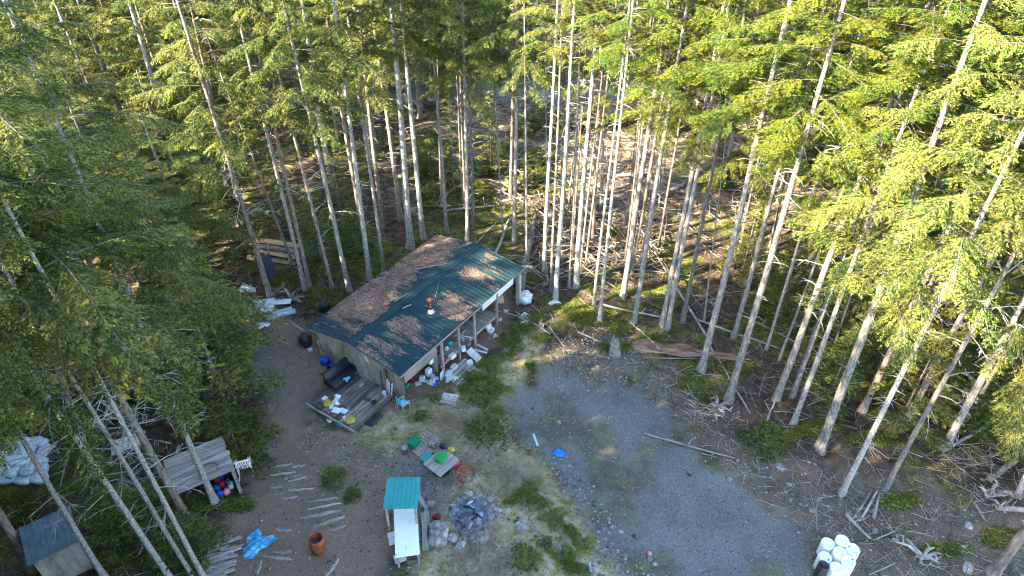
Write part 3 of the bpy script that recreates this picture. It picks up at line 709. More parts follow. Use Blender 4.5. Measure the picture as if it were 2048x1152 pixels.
for q, h_, w_, lab in (((455, 820), 9.0, 2.3, "dark green understory spruce at the edge of the dirt yard above the lean-to"), ((440, 740), 9.5, 2.3, "understory spruce between the yard's upper corner and the left-hand wood"), ((395, 680), 7.0, 2.2, "understory spruce deep behind the lean-to"),
    ((262, 1062), 2.6, 1.4, "low spruce right of the small shed's roof"), ((372, 1112), 2.6, 1.3, "small dark spruce at the top of the plank heap"), ((300, 800), 5.0, 1.7, "understory spruce behind the brown scaly trunk"), ((60, 820), 6.0, 2.0, "understory spruce behind the sack heap"), ((478, 905), 3.0, 1.6, "small dark spruce right behind the lean-to's end wall")):
    young(q[0], q[1], h_, lab, w_)
for i, (q, h_, w_) in enumerate((((870, 395), 1.4, 1.9), ((850, 345), 1.8, 2.0), ((940, 340), 1.5, 1.7), ((1000, 330), 1.7, 1.9), ((1070, 335), 2.0, 1.9), ((1060, 375), 1.3, 1.8), ((960, 385), 1.1, 1.6), ((1095, 365), 1.5, 1.7), ((1420, 370), 1.8, 2.0), ((1470, 350), 2.2, 2.2), ((1500, 390), 1.9, 2.2),
    ((1080, 250), 2.4, 2.8), ((1130, 262), 2.2, 2.8), ((1190, 255), 2.4, 3.0), ((1250, 258), 2.4, 2.8), ((1300, 250), 2.2, 2.8), ((1060, 268), 2.0, 2.6), ((860, 300), 2.2, 2.4), ((1340, 262), 2.0, 2.6))):
    young(q[0], q[1], h_, ("low yellow-green conifer scrub in the sunny slash" if i < 8 else "bushy conifer scrub right of the sunny slash" if i < 11 else "dark conifer scrub in front of the far road"), w_, 'sapl')['group'] = ("yellow-green scrub of the sunny slash" if i < 8 else "scrub right of the sunny slash" if i < 11 else "dark scrub before the far road")
# the rest of the wood, plus unseen trees added to block the sun
OPEN1 = poly_w([(440, 470), (620, 440), (700, 440), (1060, 470), (1500, 690), (1640, 960), (1900, 960), (2070, 1040), (2200, 1400), (-200, 1400), (-200, 1010), (60, 850), (220, 800), (440, 640)])
OPEN2 = poly_w([(1045, 150), (1225, 150), (1230, 270), (1390, 325), (1400, 415), (870, 425), (860, 330), (1030, 290)])
OPEN3 = poly_w([(690, 380), (1560, 380), (1620, 730), (1000, 560), (740, 480)])
GAP = None
rf = random.Random(11)
FILL_LABELS = {
 'left': ("one of the dense boughed conifers filling the left-hand wood", "dense conifers of the left-hand wood"),
 'right': ("one of the bright boughed conifers filling the right-hand wood", "bright conifers of the right-hand wood"),
 'back': ("one of the dark conifers standing beyond the far road", "dark conifers beyond the far road"),
 'out': ("one of the unseen conifers added beyond the left edge to shade the clearing", "unseen conifers added to shade the clearing"),
}
def place_label(x, y, zone_, bk, thin):
    tc_ = {'g': 'grey', 'w': 'white', 'b': 'brown'}[bk] + '-trunked'
    px_, py_ = proj(x, y, 9.0)
    if zone_ == 'out': return FILL_LABELS['out']
    if zone_ == 'back':
        k = ("far left corner" if px_ < 300 else "left third" if px_ < 700 else "centre" if px_ < 1100 else "right of centre" if px_ < 1500 else "far right corner")
        return f"dark {tc_} conifer beyond the far road, towards the {k} of the picture's top", f"dark {tc_} conifers beyond the far road, {k}"
    row = "front" if y < 30 else "middle" if y < 44 else "back"
    if zone_ == 'left':
        k = ("out at the left edge" if px_ < 60 else "in the leftmost part" if px_ < 260 else "midway across" if px_ < 460 else "left of the cabin" if px_ < 620 else "straight behind the cabin" if px_ < 880 else "behind the cabin's far corner")
        return f"dense {tc_} spruce in the {row} row of the left-hand wood, {k}", f"{tc_} spruces, left-hand wood, {row} row, {k}"
    k = ("nearest the middle stand" if px_ < 1550 else "midway across" if px_ < 1800 else "towards the right edge" if px_ < 2048 else "out past the right edge")
    sl_ = "slender" if thin else "bright"
    return f"{sl_} {tc_} hemlock in the {row} row of the right-hand wood, {k}", f"{sl_} {tc_} hemlocks, right-hand wood, {row} row, {k}"
def fill(n, xr, yr, zone_, crowns, czr, spacing, csr=(0.85, 1.15), bark='gwb', dead='sl', hr=(26, 31), rr=(0.13, 0.27)):
    got = 0
    for _ in range(n * 30):
        if got >= n: break
        x, y = rf.uniform(*xr), rf.uniform(*yr)
        P = np.array([[x, y]])
        if min(sdf(P, OPEN1)[0], sdf(P, OPEN2)[0], sdf(P, OPEN3)[0]) < 0.8: continue
        if abs(y - 72 - 0.03 * x) < 4.5 and 0 < x < 15: continue
        px_, py_ = proj(x, y, 0)
        if zone_ == 'out' and any(-(wq := (y * DR[1] + (zq - CAM_H) * DR[2])) < -1.0 and 1024 + FPX * (x + 6.0) / wq > -20 and 576 - FPX * (y * UP[1] + (zq - CAM_H) * UP[2]) / wq < 1152 + 3.0 * FPX / wq for zq in (0, 4, 8, 12, 16, 20, 24)): continue
        if zone_ == 'out' and (x > -8 or y - 0.51 * x > (29.5 if hr[0] > 0 else 38) or (hr[0] == 0 and y - 0.51 * x < 21)): continue
        if zone_ != 'out' and not (-420 < px_ < 2470): continue
        if any((x - a) ** 2 + (y - b) ** 2 < spacing ** 2 for a, b in TREES): continue
        band = zone_ == 'left' and x < -8 and 42 < y - 0.51 * x < 56
        if band and x > -27 and rf.random() < 0.75: continue
        bk_ = rf.choice(bark)
        lab, grp = place_label(x, y, zone_, bk_, rr[1] < 0.13)
        cr_ = rf.choice(crowns)
        tree((x, y, h1(x, y)), rf.uniform(*rr), min(rf.uniform(*hr), max(9.0, (4 - x) * 1.06 * 0.46)) if band else rf.uniform(*hr) if hr[0] > 0 else (-5 - x) * 1.122 * 0.51 + rf.uniform(3.5, 5.0), rf.uniform(*czr), cr_, bk_, rf.choice(dead), lab, grp,
             (rf.uniform(-.03, .03), rf.uniform(-.03, .03), 1), rf.uniform(*csr), seed=len(TREES), name='sun_blocker_tree' if zone_ == 'out' else 'hemlock_tree' if cr_.startswith('hem') else 'spruce_tree')
        got += 1
for k in range(30):
    px_, py_ = rf.uniform(880, 1560), rf.uniform(405, 560)
    p_ = gp(px_, py_)
    if any((p_[0] - a) ** 2 + (p_[1] - b) ** 2 < 0.8 ** 2 for a, b in TREES) or sdf(p_[None, :2], poly_w([(600, 640), (880, 440), (1060, 540), (900, 800)]))[0] < 0.5: continue
    bk_ = rf.choice('gwb'); sd_ = "left" if px_ < 1120 else "middle" if px_ < 1320 else "right"
    tree(p_, rf.uniform(0.06, 0.11), rf.uniform(19, 26), rf.uniform(10, 14), 'thin_b', bk_, 's', f"thin {dict(g='grey', w='white', b='brown')[bk_]} trunk set back in the {sd_} part of the middle stand", f"thin {dict(g='grey', w='white', b='brown')[bk_]} trunks, {sd_} part of the middle stand", (rf.uniform(-.05, .05), rf.uniform(-.04, .04), 1), 0.7, seed=900 + k)
fill(44, (-34, -11), (18, 45), 'left', ['spruce_d', 'spruce_b', 'spruce_c', 'hem_b'], (4, 9), 2.6, hr=(20, 27))
fill(60, (-50, -8), (46, 76), 'left', ['spruce_a', 'thin_a', 'spruce_c', 'spruce_b'], (4, 10), 2.5, hr=(24, 30))
fill(48, (11, 60), (22, 68), 'right', ['hem_a', 'hem_b', 'hem_a', 'spruce_a'], (4, 9), 2.6)
fill(52, (13, 48), (24, 54), 'right', ['hem_b', 'thin_a', 'hem_b'], (8, 15), 1.5, csr=(0.7, 0.9), bark='gb', dead='s', rr=(0.06, 0.12))
fill(26, (4, 34), (52, 68), 'right', ['spruce_b', 'thin_a', 'spruce_a'], (3, 9), 2.0, csr=(0.7, 1.0), bark='gb', dead='s', rr=(0.08, 0.15))
fill(52, (-46, 50), (62, 90), 'back', ['spruce_a', 'spruce_b', 'spruce_c'], (1.5, 6), 2.5)
fill(84, (-30, -8), (-15, 16), 'out', ['spruce_a', 'spruce_b', 'spruce_c'], (0.5, 2), 1.8, csr=(1.25, 1.5), hr=(28, 34))  # unseen trees added, dense and low-crowned, to keep sun off pad and lawn
fill(60, (-46, -29), (-2, 22), 'out', ['spruce_a', 'spruce_c'], (0.5, 1.5), 1.9, csr=(1.25, 1.5), hr=(0, 0))  # more added unseen trees, heights set by the sun ray to shade the cabin
# ------------------------------------------------------------------ the cabin
ZE = 2.55
cL, cT, cR, cB = (at(620, 652, ZE)[:2], at(882, 462, ZE)[:2], at(1042, 545, ZE)[:2], at(790, 757, ZE)[:2])
ud = (cT - cL) + (cR - cB); ud /= np.linalg.norm(ud); vd = np.array([ud[1], -ud[0]])
cc = (cL + cT + cR + cB) / 4
RL = (np.linalg.norm(cT - cL) + np.linalg.norm(cR - cB)) / 2
RW = (np.linalg.norm(cB - cL) + np.linalg.norm(cR - cT)) / 2
CA = math.atan2(ud[1], ud[0])
# local frame: +x along the ridge away from the camera, +y towards the back eave, -y towards the porch
cabin = thing('cabin', "cabin with a dark teal metal roof strewn with brown needles", 'cabin', (cc[0], cc[1], 0), CA)
HL, HW, RIDGE = RL / 2, RW / 2, 0.52
SLOPE = math.atan2(RIDGE, HW); SLEN = math.hypot(HW, RIDGE)
def cab_w(x, y, z=0.0):
    c, s = math.cos(CA), math.sin(CA)
    return np.array([cc[0] + c * x - s * y, cc[1] + s * x + c * y, z])
def cab_l(p):
    c, s = math.cos(CA), math.sin(CA); d = np.asarray(p[:2]) - cc
    return c * d[0] + s * d[1], -s * d[0] + c * d[1]
def roof_z(y): return ZE + RIDGE * (1 - abs(y) / HW)
NPAN = 13; PW = RL / NPAN
def roof_panel_mesh(w_, l_, rib=0.02, pitch=0.3, th=0.006):
    m = MB(); xs = []
    x = 0.0; k = max(1, round(w_ / pitch)); p = w_ / k
    prof = []
    for i in range(k):
        a = i * p
        prof += [(a, 0), (a + p * .06, rib), (a + p * .16, rib), (a + p * .22, 0), (a + p * .6, 0.004)]
    prof.append((w_ + 0.012, 0.001))
    V, F = [], []
    for (px_, z) in prof: V += [(px_, 0, z), (px_, l_, z)]
    for i in range(len(prof) - 1): F.append((2 * i, 2 * i + 2, 2 * i + 3, 2 * i + 1))
    o = len(V)
    for (px_, z) in prof: V += [(px_, 0, z - th), (px_, l_, z - th)]
    for i in range(len(prof) - 1): F.append((o + 2 * i, o + 2 * i + 1, o + 2 * i + 3, o + 2 * i + 2))
    for i in range(len(prof) - 1): F.append((2 * i, o + 2 * i, o + 2 * i + 2, 2 * i + 2))
    m.add(V, F); return m
pm = roof_panel_mesh(PW, SLEN - 0.03).mesh('roof_panel', M_ROOF)
roof = bpy.data.objects.new('roof', None); COL.objects.link(roof); roof.parent = cabin
for side in (1, -1):
    for i in range(NPAN):
        o = obj('roof_panel', pm, roof)
        if side > 0:  # back slope
            o.rotation_euler = (-SLOPE, 0, 0); o.location = (-HL + i * PW, 0.03, ZE + RIDGE - 0.003 + 0.0015 * (i % 2))
        else:
            o.rotation_euler = (-SLOPE, 0, math.pi); o.location = (-HL + (i + 1) * PW, -0.03, ZE + RIDGE - 0.003 + 0.0015 * (i % 2))
m = MB()
for s in (1, -1):
    m.box((0, s * 0.11, ZE + RIDGE + 0.035 - 0.11 * math.tan(SLOPE)), (RL + 0.04, 0.22, 0.012), (-s * SLOPE, 0, 0))
m.tube([(-HL - .02, 0, ZE + RIDGE + 0.045), (HL + .02, 0, ZE + RIDGE + 0.045)], 0.022, 6)
m.build('ridge_cap', M_ROOF, roof)
# stove pipe
sx_, sy_ = cab_l(at(862, 622, ZE + 0.35))
zb = roof_z(sy_)
pipe = MB().tube([(sx_, sy_, zb - 0.05), (sx_, sy_, zb + .85)], 0.065, 12).build('stove_pipe', M_RUST, cabin, True)
MB().lathe([(0.20, 0.0), (0.17, 0.10), (0.10, 0.16), (0.09, 0.2)], 14, c=(sx_, sy_, zb + 0.0)).build('pipe_boot', M_OFFW, pipe, True)
MB().lathe([(0.0, 0.16), (0.19, 0.06), (0.20, 0.04), (0.19, 0.03), (0.0, 0.10)], 14, c=(sx_, sy_, zb + .85)).build('pipe_cap', M_RUST, pipe, True)
# walls of upright and lying boards
WX0, WX1, WY1, WY0 = -HL + 0.42, HL - 0.35, HW - 0.35, -HW + 1.55
FZ = 0.45
wall = bpy.data.objects.new('wall', None); COL.objects.link(wall); wall.parent = cabin
def boards_x(y, x0, x1, z0, z1, n, mt, t=0.03, name='wall_board'):      # lying boards along x
    hb = (z1 - z0) / n
    for i in range(n):
        MB().box(((x0 + x1) / 2, y + 0.004 * (i % 2), z0 + hb * (i + .5)), (x1 - x0, t, hb - 0.008)).build(name, mt, wall)
def sheets_y(x, y0, y1, z0, z1, n, mt, t=0.03, name='wall_sheet'):     # upright sheets across the gable
    wb = (y1 - y0) / n
    for i in range(n):
        ya, yb = y0 + wb * i, y0 + wb * (i + 1) - 0.012
        za, zb_ = roof_z(ya) - 0.06, roof_z(yb) - 0.06
        ym = None
        pts = [(ya, z0), (yb, z0), (yb, zb_), (ya, za)]
        if ya < 0 < yb: pts = [(ya, z0), (yb, z0), (yb, zb_), (0, roof_z(0) - .06), (ya, za)]
        V = [(x + .004 * (i % 2), a, b) for a, b in pts] + [(x + t, a, b) for a, b in pts]; k = len(pts)
        F = [tuple(range(k - 1, -1, -1)), tuple(range(k, 2 * k))] + [(j, (j + 1) % k, k + (j + 1) % k, k + j) for j in range(k)]
        MB().add(V, F).build(name, mt, wall)
sheets_y(WX0, WY0, WY1, -0.1, 0, 8, M_PLY)
sheets_y(WX1, WY0, WY1, -0.1, 0, 8, M_PLY)
boards_x(WY1, WX0, WX1, -0.1, ZE + .02, 9, M_BOARD)
boards_x(WY0, WX0 + 2.6, WX1, 0.3, ZE + .1, 8, M_BOARD)
# enclosed near corner of the porch: lapped boards under the eave
for i in range(4):
    MB().box((-HL + 1.9, -HW + 0.30 + 0.006 * (i % 2), 1.55 + 0.21 * i), (2.7, 0.03, 0.205)).build('wall_board', M_BOARDP, wall)
sheets_y(-HL + 0.5, -HW + 0.35, WY0 - 0.03, -0.1, 0, 2, M_PLY)
MB().box((-HL + 3.25, -HW + .75, 1.0), (0.04, 0.85, 1.9)).build('wall_sheet', M_PLY, wall)
# trim
MB().box((0.0, -HW + 0.045, ZE - 0.10), (RL - 0.1, 0.04, 0.15)).build('fascia_board', M_BOARDP, roof)
MB().box((0.0, HW - 0.045, ZE - 0.10), (RL - 0.1, 0.04, 0.13)).build('fascia_board', M_BOARD, roof)
MB().box((HL - 2.9, -HW - 0.004, ZE - 0.22), (3.2, 0.03, 0.42)).build('white_panel', M_WHITE, cabin)
for s in (1, -1):
    for e in (-1, 1):
        MB().box((e * (HL - 0.06), s * HW / 2, ZE + RIDGE / 2 - 0.09), (0.04, SLEN - 0.06, 0.14), (-s * SLOPE, 0, 0)).build('barge_board', M_BOARDP if e < 0 else M_BOARD, roof)
# porch
porch = bpy.data.objects.new('porch', None); COL.objects.link(porch); porch.parent = cabin
PX0, PX1, PZ = -HL + 3.3, HL - 3.0, 0.78
npk = 30
for i in range(npk):
    xx = PX0 + (PX1 - PX0) * (i + .5) / npk
    MB().box((xx, (-HW + .12 + WY0) / 2, PZ + 0.002 * (i % 3)), ((PX1 - PX0) / npk - 0.012, WY0 + HW - .2, 0.04)).build('floor_plank', M_BOARD, porch)
MB().box(((PX0 + PX1) / 2, -HW + 0.09, PZ - 0.10), (PX1 - PX0 + .1, 0.05, 0.2)).build('rim_beam', M_BOARDP, porch)
MB().box((PX1 + .03, -HW + 0.75, PZ - 0.10), (0.05, 1.3, 0.2)).build('rim_beam', M_BOARD, porch)
for xx in (PX0 + 0.05, PX0 + 1.55, PX0 + 3.05, PX1 - .05):
    g = cab_w(xx, -HW + .02); 
    MB().box((xx, -HW + 0.01, (ZE - 0.1 + -0.3) / 2), (0.13, 0.12, ZE + 0.2)).build('post', M_BOARD, porch)
for xx in (HL - 0.35, HL - 0.62):
    MB().box((xx, -HW + 0.12, (ZE - 0.35) / 2 - .1), (0.14, 0.14, ZE - .15)).build('post', M_OFFW if xx > HL - .5 else M_BOARD, porch)
MB().box((PX0 + 2.6, WY0 - 0.03, PZ + 1.0), (0.95, 0.05, 1.9)).build('door', M_MAROON, cabin)
MB().box((PX0 + 3.6, WY0 - 0.03, PZ + 1.0), (0.9, 0.05, 1.9)).build('door', M_DRED, cabin)
MB().box((PX0 + 2.6 + .36, WY0 - 0.07, PZ + .95), (0.03, 0.05, 0.12)).build('door_handle', M_STEEL, cabin)
MB().box((HL + 0.35, -HW + .25, ZE - 0.22), (1.0, 0.16, 0.12), (0, 0, -0.9)).build('brace', M_BOARD, cabin)

# needle litter lying in drifts and streaks on the roof
rng = np.random.default_rng(5)
n = 130000
X = rng.uniform(-HL + .03, HL - .03, n); Y = rng.uniform(-HW + .02, HW - .02, n)
dn = 0.68 * fbm(X * 0.62, Y * 0.38, 3, 4) + 0.32 * fbm(X * 5.0, Y * 0.8, 8, 4)
bare = np.exp(-((Y + 0.35 - 0.18 * X * 0.0) / 0.55) ** 2) * sstep(-HL, -HL + 2.5, X) * 0.22 + np.exp(-(Y / 0.25) ** 2) * 0.3
front = sstep(-0.6, -HW, Y) * 0.13 + sstep(-HL + 3.2, -HL, X) * 0.15 + sstep(HL - 1.8, HL, X) * sstep(0, -HW, Y) * 0.2
back = sstep(0.4, 2.2, Y) * 0.16 * sstep(-HL, -HL + 4, X)
edge = sstep(HW - 0.5, HW, Y) * 0.12 * sstep(HL - 1, HL - 5, X)
ribp = PW / 3; inrib = ((X + HL) % ribp) / ribp
keep = dn - bare - front + back - edge + (rng.random(n) - .5) * 0.15 + np.where(inrib < 0.24, -0.02, 0.012) > 0.478
X, Y, dnk = X[keep], Y[keep], dn[keep]; n = len(X)
yaw = rng.normal(math.pi / 2, 0.55, n)
D = np.stack([np.cos(yaw), np.sin(yaw), np.zeros(n)], 1); D[:, 2] = -np.sign(Y) * D[:, 1] * RIDGE / HW
Wd = np.stack([-np.sin(yaw), np.cos(yaw), np.zeros(n)], 1); Wd[:, 2] = -np.sign(Y) * Wd[:, 1] * RIDGE / HW + rng.normal(0, .25, n)
Z = ZE + RIDGE * (1 - np.abs(Y) / HW) + 0.012 + rng.uniform(0, 0.02, n) + np.where(inrib[keep] < 0.24, 0.028, 0.0)
V, F = quads(np.stack([X, Y, Z], 1), D, Wd, rng.uniform(0.05, 0.13, n), rng.uniform(0.016, 0.036, n))
lit = obj('needle_litter', np_mesh('needle_litter', V, F, M_NEEDLE, rnd=rng.random(n)), None, loc=(cc[0], cc[1], 0), rot=(0, 0, CA))
tag(lit, "brown conifer needles lying in drifts on the cabin roof", 'needle litter', None, 'stuff')
def roof_stick(pa, pb, r, label):
    a = at(*pa, ZE + .4); b = at(*pb, ZE + .4)
    la, lb = cab_l(a), cab_l(b)
    A = cab_w(*la, roof_z(la[1]) + .035 + r); B_ = cab_w(*lb, roof_z(lb[1]) + .035 + r)
    mid = (A + B_) / 2 + np.array([0, 0, .03]); 
    o = MB().tube([A, mid, B_], [r, r * .9, r * .6], 6).build('fallen_stick', M_DEADWOOD, None, True)
    tag(o, label, 'stick')
roof_stick((830, 537), (896, 531), 0.035, "longest pale stick lying near the ridge of the cabin roof")
roof_stick((790, 605), (822, 588), 0.018, "thin bent twig lying on the back slope of the cabin roof")
roof_stick((806, 621), (822, 613), 0.045, "short thick chunk of branch lying on the ridge by the sunny patch")
roof_stick((818, 531), (840, 519), 0.018, "thin twig above the longest stick on the cabin roof")
roof_stick((868, 604), (880, 560), 0.012, "hair-thin twig lying behind the stove pipe on the roof")

# ------------------------------------------------------------------ deck in front of the gable
DZ = 0.42
dA, dB, dC = at(640, 806, DZ), at(706, 858, DZ), at(778, 794, DZ)
dux = dC - dB; dL = np.linalg.norm(dux[:2]); dWd = np.linalg.norm((dA - dB)[:2]); dang = CA
deck = thing('deck', "brown plank deck at the cabin's near gable end", 'deck', (dB[0], dB[1], 0), CA)
DXL, DYL = max(2.4, cab_l(cab_w(WX0, 0))[0] - cab_l(dB)[0] - 0.02), dWd * 1.02 + 0.5
npk = 13
for i in range(npk):
    yy = DYL * (i + .5) / npk
    MB().box((DXL / 2 + (0.03 if i % 3 else -.02), yy, DZ - .02 + 0.003 * (i % 2)), (DXL - .06, DYL / npk - 0.026, 0.04)).build('plank', M_DECK, deck)
MB().box((-0.06, DYL / 2 - .05, DZ - .08), (0.05, DYL + .25, 0.18)).build('rim_beam', M_BOARD, deck)
MB().box((DXL / 2, -0.035, DZ - .08), (DXL + .1, 0.05, 0.18)).build('rim_beam', M_DECK, deck)
for xx in (0.1, DXL - .2):
    for yy in (0.1, DYL - .1): MB().box((xx, yy, DZ / 2 - .14), (0.12, 0.12, DZ)).build('leg', M_DARKWOOD, deck)
for i, yy in enumerate((0.55, 1.2, 1.8)):
    MB().box((0.9, yy, DZ + .014), (1.1, 0.14, 0.02), (0, 0, 0.9 + .2 * i)).build('loose_board', M_DECK, deck)
def deck_w(x, y, z=DZ):
    c, s = math.cos(CA), math.sin(CA)
    return np.array([dB[0] + c * x - s * y, dB[1] + s * x + c * y, z])
def on(px, py, z): p = at(px, py, z); return np.array([p[0], p[1], z])
# step
p = on(748, 838, 0.15); st = thing('step', "low dark wooden step beside the deck's long edge", 'step', (p[0], p[1], 0), CA)
for i in range(3): MB().box((0, -0.17 + .17 * i, 0.2), (0.95, 0.16, 0.04)).build('plank', M_DARKWOOD, st)
for s in (-.4, .4): MB().box((s, 0, 0.06), (0.06, 0.46, 0.24)).build('side_board', M_DARKWOOD, st)
# sofa
p = on(684, 760, DZ); sofa = thing('sofa', "black vinyl folding sofa standing at the edge of the deck", 'sofa', p, CA + math.pi / 2 - 1.57)
MB().box((0, -.12, 0.30), (1.75, 0.62, 0.20), None, 0, 0.05).build('seat', M_NAVY, sofa, True)
MB().box((0, 0.30, 0.58), (1.75, 0.20, 0.66), (-0.30, 0, 0), 0, 0.05).build('backrest', M_NAVY, sofa, True)
for s in (-1, 1):
    for t in (-.32, .2): MB().box((s * .78, t, 0.1), (0.06, 0.06, 0.2)).build('leg', M_BLACK, sofa)
    MB().box((s * .90, 0.02, 0.42), (0.09, 0.68, 0.40), None, 0, 0.03).build('armrest', M_NAVY, sofa, True)
def cloth(name, p, sz, mt, label, cat, seed=1, hgt=0.06, rz=0.0, amp=0.03):
    rr = np.random.default_rng(seed); n_ = 14
    V, F = [], []
    for i in range(n_ + 1):
        for j in range(n_ + 1):
            u, v = i / n_ - .5, j / n_ - .5
            r = math.hypot(u, v) * 2; a = math.atan2(v, u)
            k = 0.78 + 0.22 * math.sin(3 * a + seed) + rr.normal() * .02
            z = hgt * (1 - min(1, r)) + amp * (math.sin(u * 14 + seed + 4 * v) * math.cos(v * 11 - u * 6) * .5 + .5) + .008 + abs(rr.normal()) * .006
            V.append((u * sz[0] * k, v * sz[1] * k, z))
    for i in range(n_):
        for j in range(n_): a = i * (n_ + 1) + j; F.append((a, a + n_ + 1, a + n_ + 2, a + 1))
    o = MB().add(V, F).build(name, mt, None, True); sm = o.modifiers.new('thickness', 'SOLIDIFY'); sm.thickness = 0.006
    place(o, p, rz); return tag(o, label, cat)
p = on(694, 758, DZ + .42); cloth('cloth', p, (0.42, 0.36), M_CYAN, "small turquoise cloth lying on the seat of the black sofa", 'cloth', 2, .03, CA)

def bucket(px, py, r, h, mt, label, z=None, name='bucket', rot=None, fill=M_SOIL):
    p = gp(px, py) if z is None else on(px, py, z)
    o = thing(name, label, 'bucket', p, 0.4, rot=rot)
    MB().lathe([(0, 0.01), (r * .82, 0.0), (r, h), (r * 1.06, h), (r * 1.06, h - .03), (r * .98, h - .035), (r * .9, h * .35), (0, h * .34)], 16).build('body', [mt], o, True)
    hb = MB(); hb.tube([(r * math.cos(a), 0, h - .02 + .5 * r * math.sin(a)) if False else (r * 1.05 * math.cos(a), -0.5 * r * math.sin(a), h - .01 + 0.15 * r * math.sin(a)) for a in np.linspace(0, math.pi, 9)], 0.008, 4)
    hb.build('handle', M_STEEL, o); return o
def tote(p, d, mt, label, rz, lid=True, name='storage_tote', mtl=None, cat='tote', rot=None):
    o = thing(name, label, cat, p, rz, rot=rot)
    m_ = MB(); m_.box((0, 0, d[2] / 2), d, None, 0, 0.04); m_.build('body', mt, o, True)
    MB().box((0, 0, d[2] * .93), (d[0] + .05, d[1] + .05, 0.04), None, 0, 0.015).build('rim', mt, o)
    if lid:
        MB().box((0, 0, d[2] + .012), (d[0] - .06, d[1] - .06, 0.03), None, 0, 0.012).build('lid', mtl or mt, o)
    return o
def slab(px, py, d, mt, label, rz, z=None, name='board', cat='board', tilt=(0, 0), group=None, lift=0.0):
    p = gp(px, py) if z is None else on(px, py, z)
    o = MB().box((0, 0, d[2] / 2), d, None, 0, min(d) * .15).build(name, mt)
    place(o, (p[0], p[1], p[2] + lift), rot=(tilt[0], tilt[1], rz)); return tag(o, label, cat, group)

# clutter on and around the deck
bucket(769, 791, 0.12, 0.26, M_SACK, "pale blue bucket at the deck's inner corner", DZ)
slab(673, 822, (0.34, 0.40, 0.10), M_WHITE, "white flat box on the deck, left of its pair", CA + .3, DZ, 'flat_box', 'box')
slab(687, 823, (0.30, 0.42, 0.09), M_SACK, "pale blue-white flat box on the deck, right of its pair", CA + .1, DZ, 'flat_box', 'box')
cloth('crumpled_bag', on(671, 805, DZ), (0.55, 0.55), M_OFFW, "crumpled white bag of rubbish on the deck's outer edge", 'bag', 5, .22, 0.3, .08)
cloth('crumpled_bag', on(675, 794, DZ), (0.4, 0.4), M_SACK, "bluish crumpled bag above the white one on the deck", 'bag', 8, .16, 0.3, .06)
o = MB().blob((0, 0, .09), (.10, .10, .1), random.Random(3), 10, 7, .05).build('ball', M_DRED, None, True); place(o, on(665, 803, DZ + .05)); tag(o, "small dark red ball among the bags on the deck", 'ball')
for (q, lab) in (((657, 808), "mustard yellow cushion at the deck's left corner"), ((701, 841), "mustard yellow cushion near the deck's front corner")):
    o = MB().blob((0, 0, .07), (.27, .25, .09), random.Random(q[0]), 12, 6, .06, pw=.6).build('cushion', M_YELL, None, True); place(o, on(q[0], q[1], DZ), .4); tag(o, lab, 'cushion')
cloth('tarp_scrap', gp(656, 788), (0.5, .45), M_CYAN, "turquoise scrap of tarp on the ground left of the deck", 'tarp', 3, .10, .2, .05)
slab(637, 812, (0.34, 0.30, 0.20), M_FOAMB, "grey-blue box on the ground at the deck's left corner", .5, None, 'small_box', 'box')
o = MB().lathe([(0.0, .05), (.16, .05), (.2, 0.5), (.22, .5), (.22, .47)], 12).build('crate_bin', M_BLACK, None, True); place(o, gp(641, 826)); tag(o, "black bin standing under the deck's left corner", 'bin')
tb = thing('milk_crate', "dark green open crate below the deck's left edge", 'crate', gp(682, 850), .8)
for k in range(4):
    a = k * math.pi / 2
    for zz in (.06, .16, .26): MB().box((.19 * math.cos(a), .19 * math.sin(a), zz), (.02, .40, .06), (0, 0, a)).build('slat', M_TEALP, tb)
DCL = [((650, 800), (.3, .22, .2), 'M_OFFW', "off-white carton at the deck's left end"), ((663, 815), (.28, .2, .12), 'M_SACK', "pale blue packet behind the white flat boxes on the deck"), ((690, 838), (.3, .2, .1), 'M_FOAMB', "grey-blue packet beside the front yellow cushion"), ((735, 800), (.35, .2, .08), 'M_DARKWOOD', "dark tray in the middle of the deck"), ((748, 806), (.25, .2, .15), 'M_CHAR', "small black box near the deck's right edge"), ((722, 770), (.3, .2, .14), 'M_BOARD', "grey wooden block on the deck by the sofa's right end")]
for i, (q, d_, mt, lab) in enumerate(DCL): slab(q[0], q[1], d_, globals()[mt], lab, CA + .6 * i, DZ, 'carton', 'carton')
# gable-side clutter
o = MB().blob((0, 0, .24), (.30, .27, .25), random.Random(8), 14, 9, .04, pw=.8).build('tub', M_DBLUE, None, True); place(o, gp(651, 727)); tag(o, "royal blue rounded tub left of the gable wall", 'tub')
rr = random.Random(4)
for i, (q, s_) in enumerate((((652, 690), .42), ((660, 701), .34), ((650, 705), .30))):
    o = MB().blob((0, 0, s_ * .6), (s_, s_ * .85, s_ * .75), rr, 11, 7, .12, pw=.75).build('sack', M_BURL, None, True); place(o, gp(*q), rr.random() * 3)
    tag(o, ["largest yellowed burlap sack by the gable corner", "middle yellowed sack leaning below the largest by the gable", "smallest yellowed sack on the outer side of the heap"][i], 'sack')
for i, (q, lab) in enumerate((((677, 708), "white jug standing nearest the gable wall"), ((680, 716), "white jug just below the one nearest the wall"), ((671, 718), "white jug on the left of the small jug cluster"))):
    o = thing('jug', lab, 'jug', gp(*q)); MB().lathe([(0, 0), (.10, 0), (.11, .05), (.11, .24), (.05, .32), (.035, .36), (0, .36)], 12).build('body', M_OFFW, o, True)
    MB().lathe([(.042, .35), (.042, .39), (0, .39)], 8).build('cap', M_SACK, o)
tr = thing('tricycle', "purple and orange plastic ride-on toy beside the blue tub", 'toy', gp(667, 735), 1.0)
MB().box((0, 0, .30), (.5, .16, .12), None, 0, .04).build('seat', M_DBLUE, tr, True)
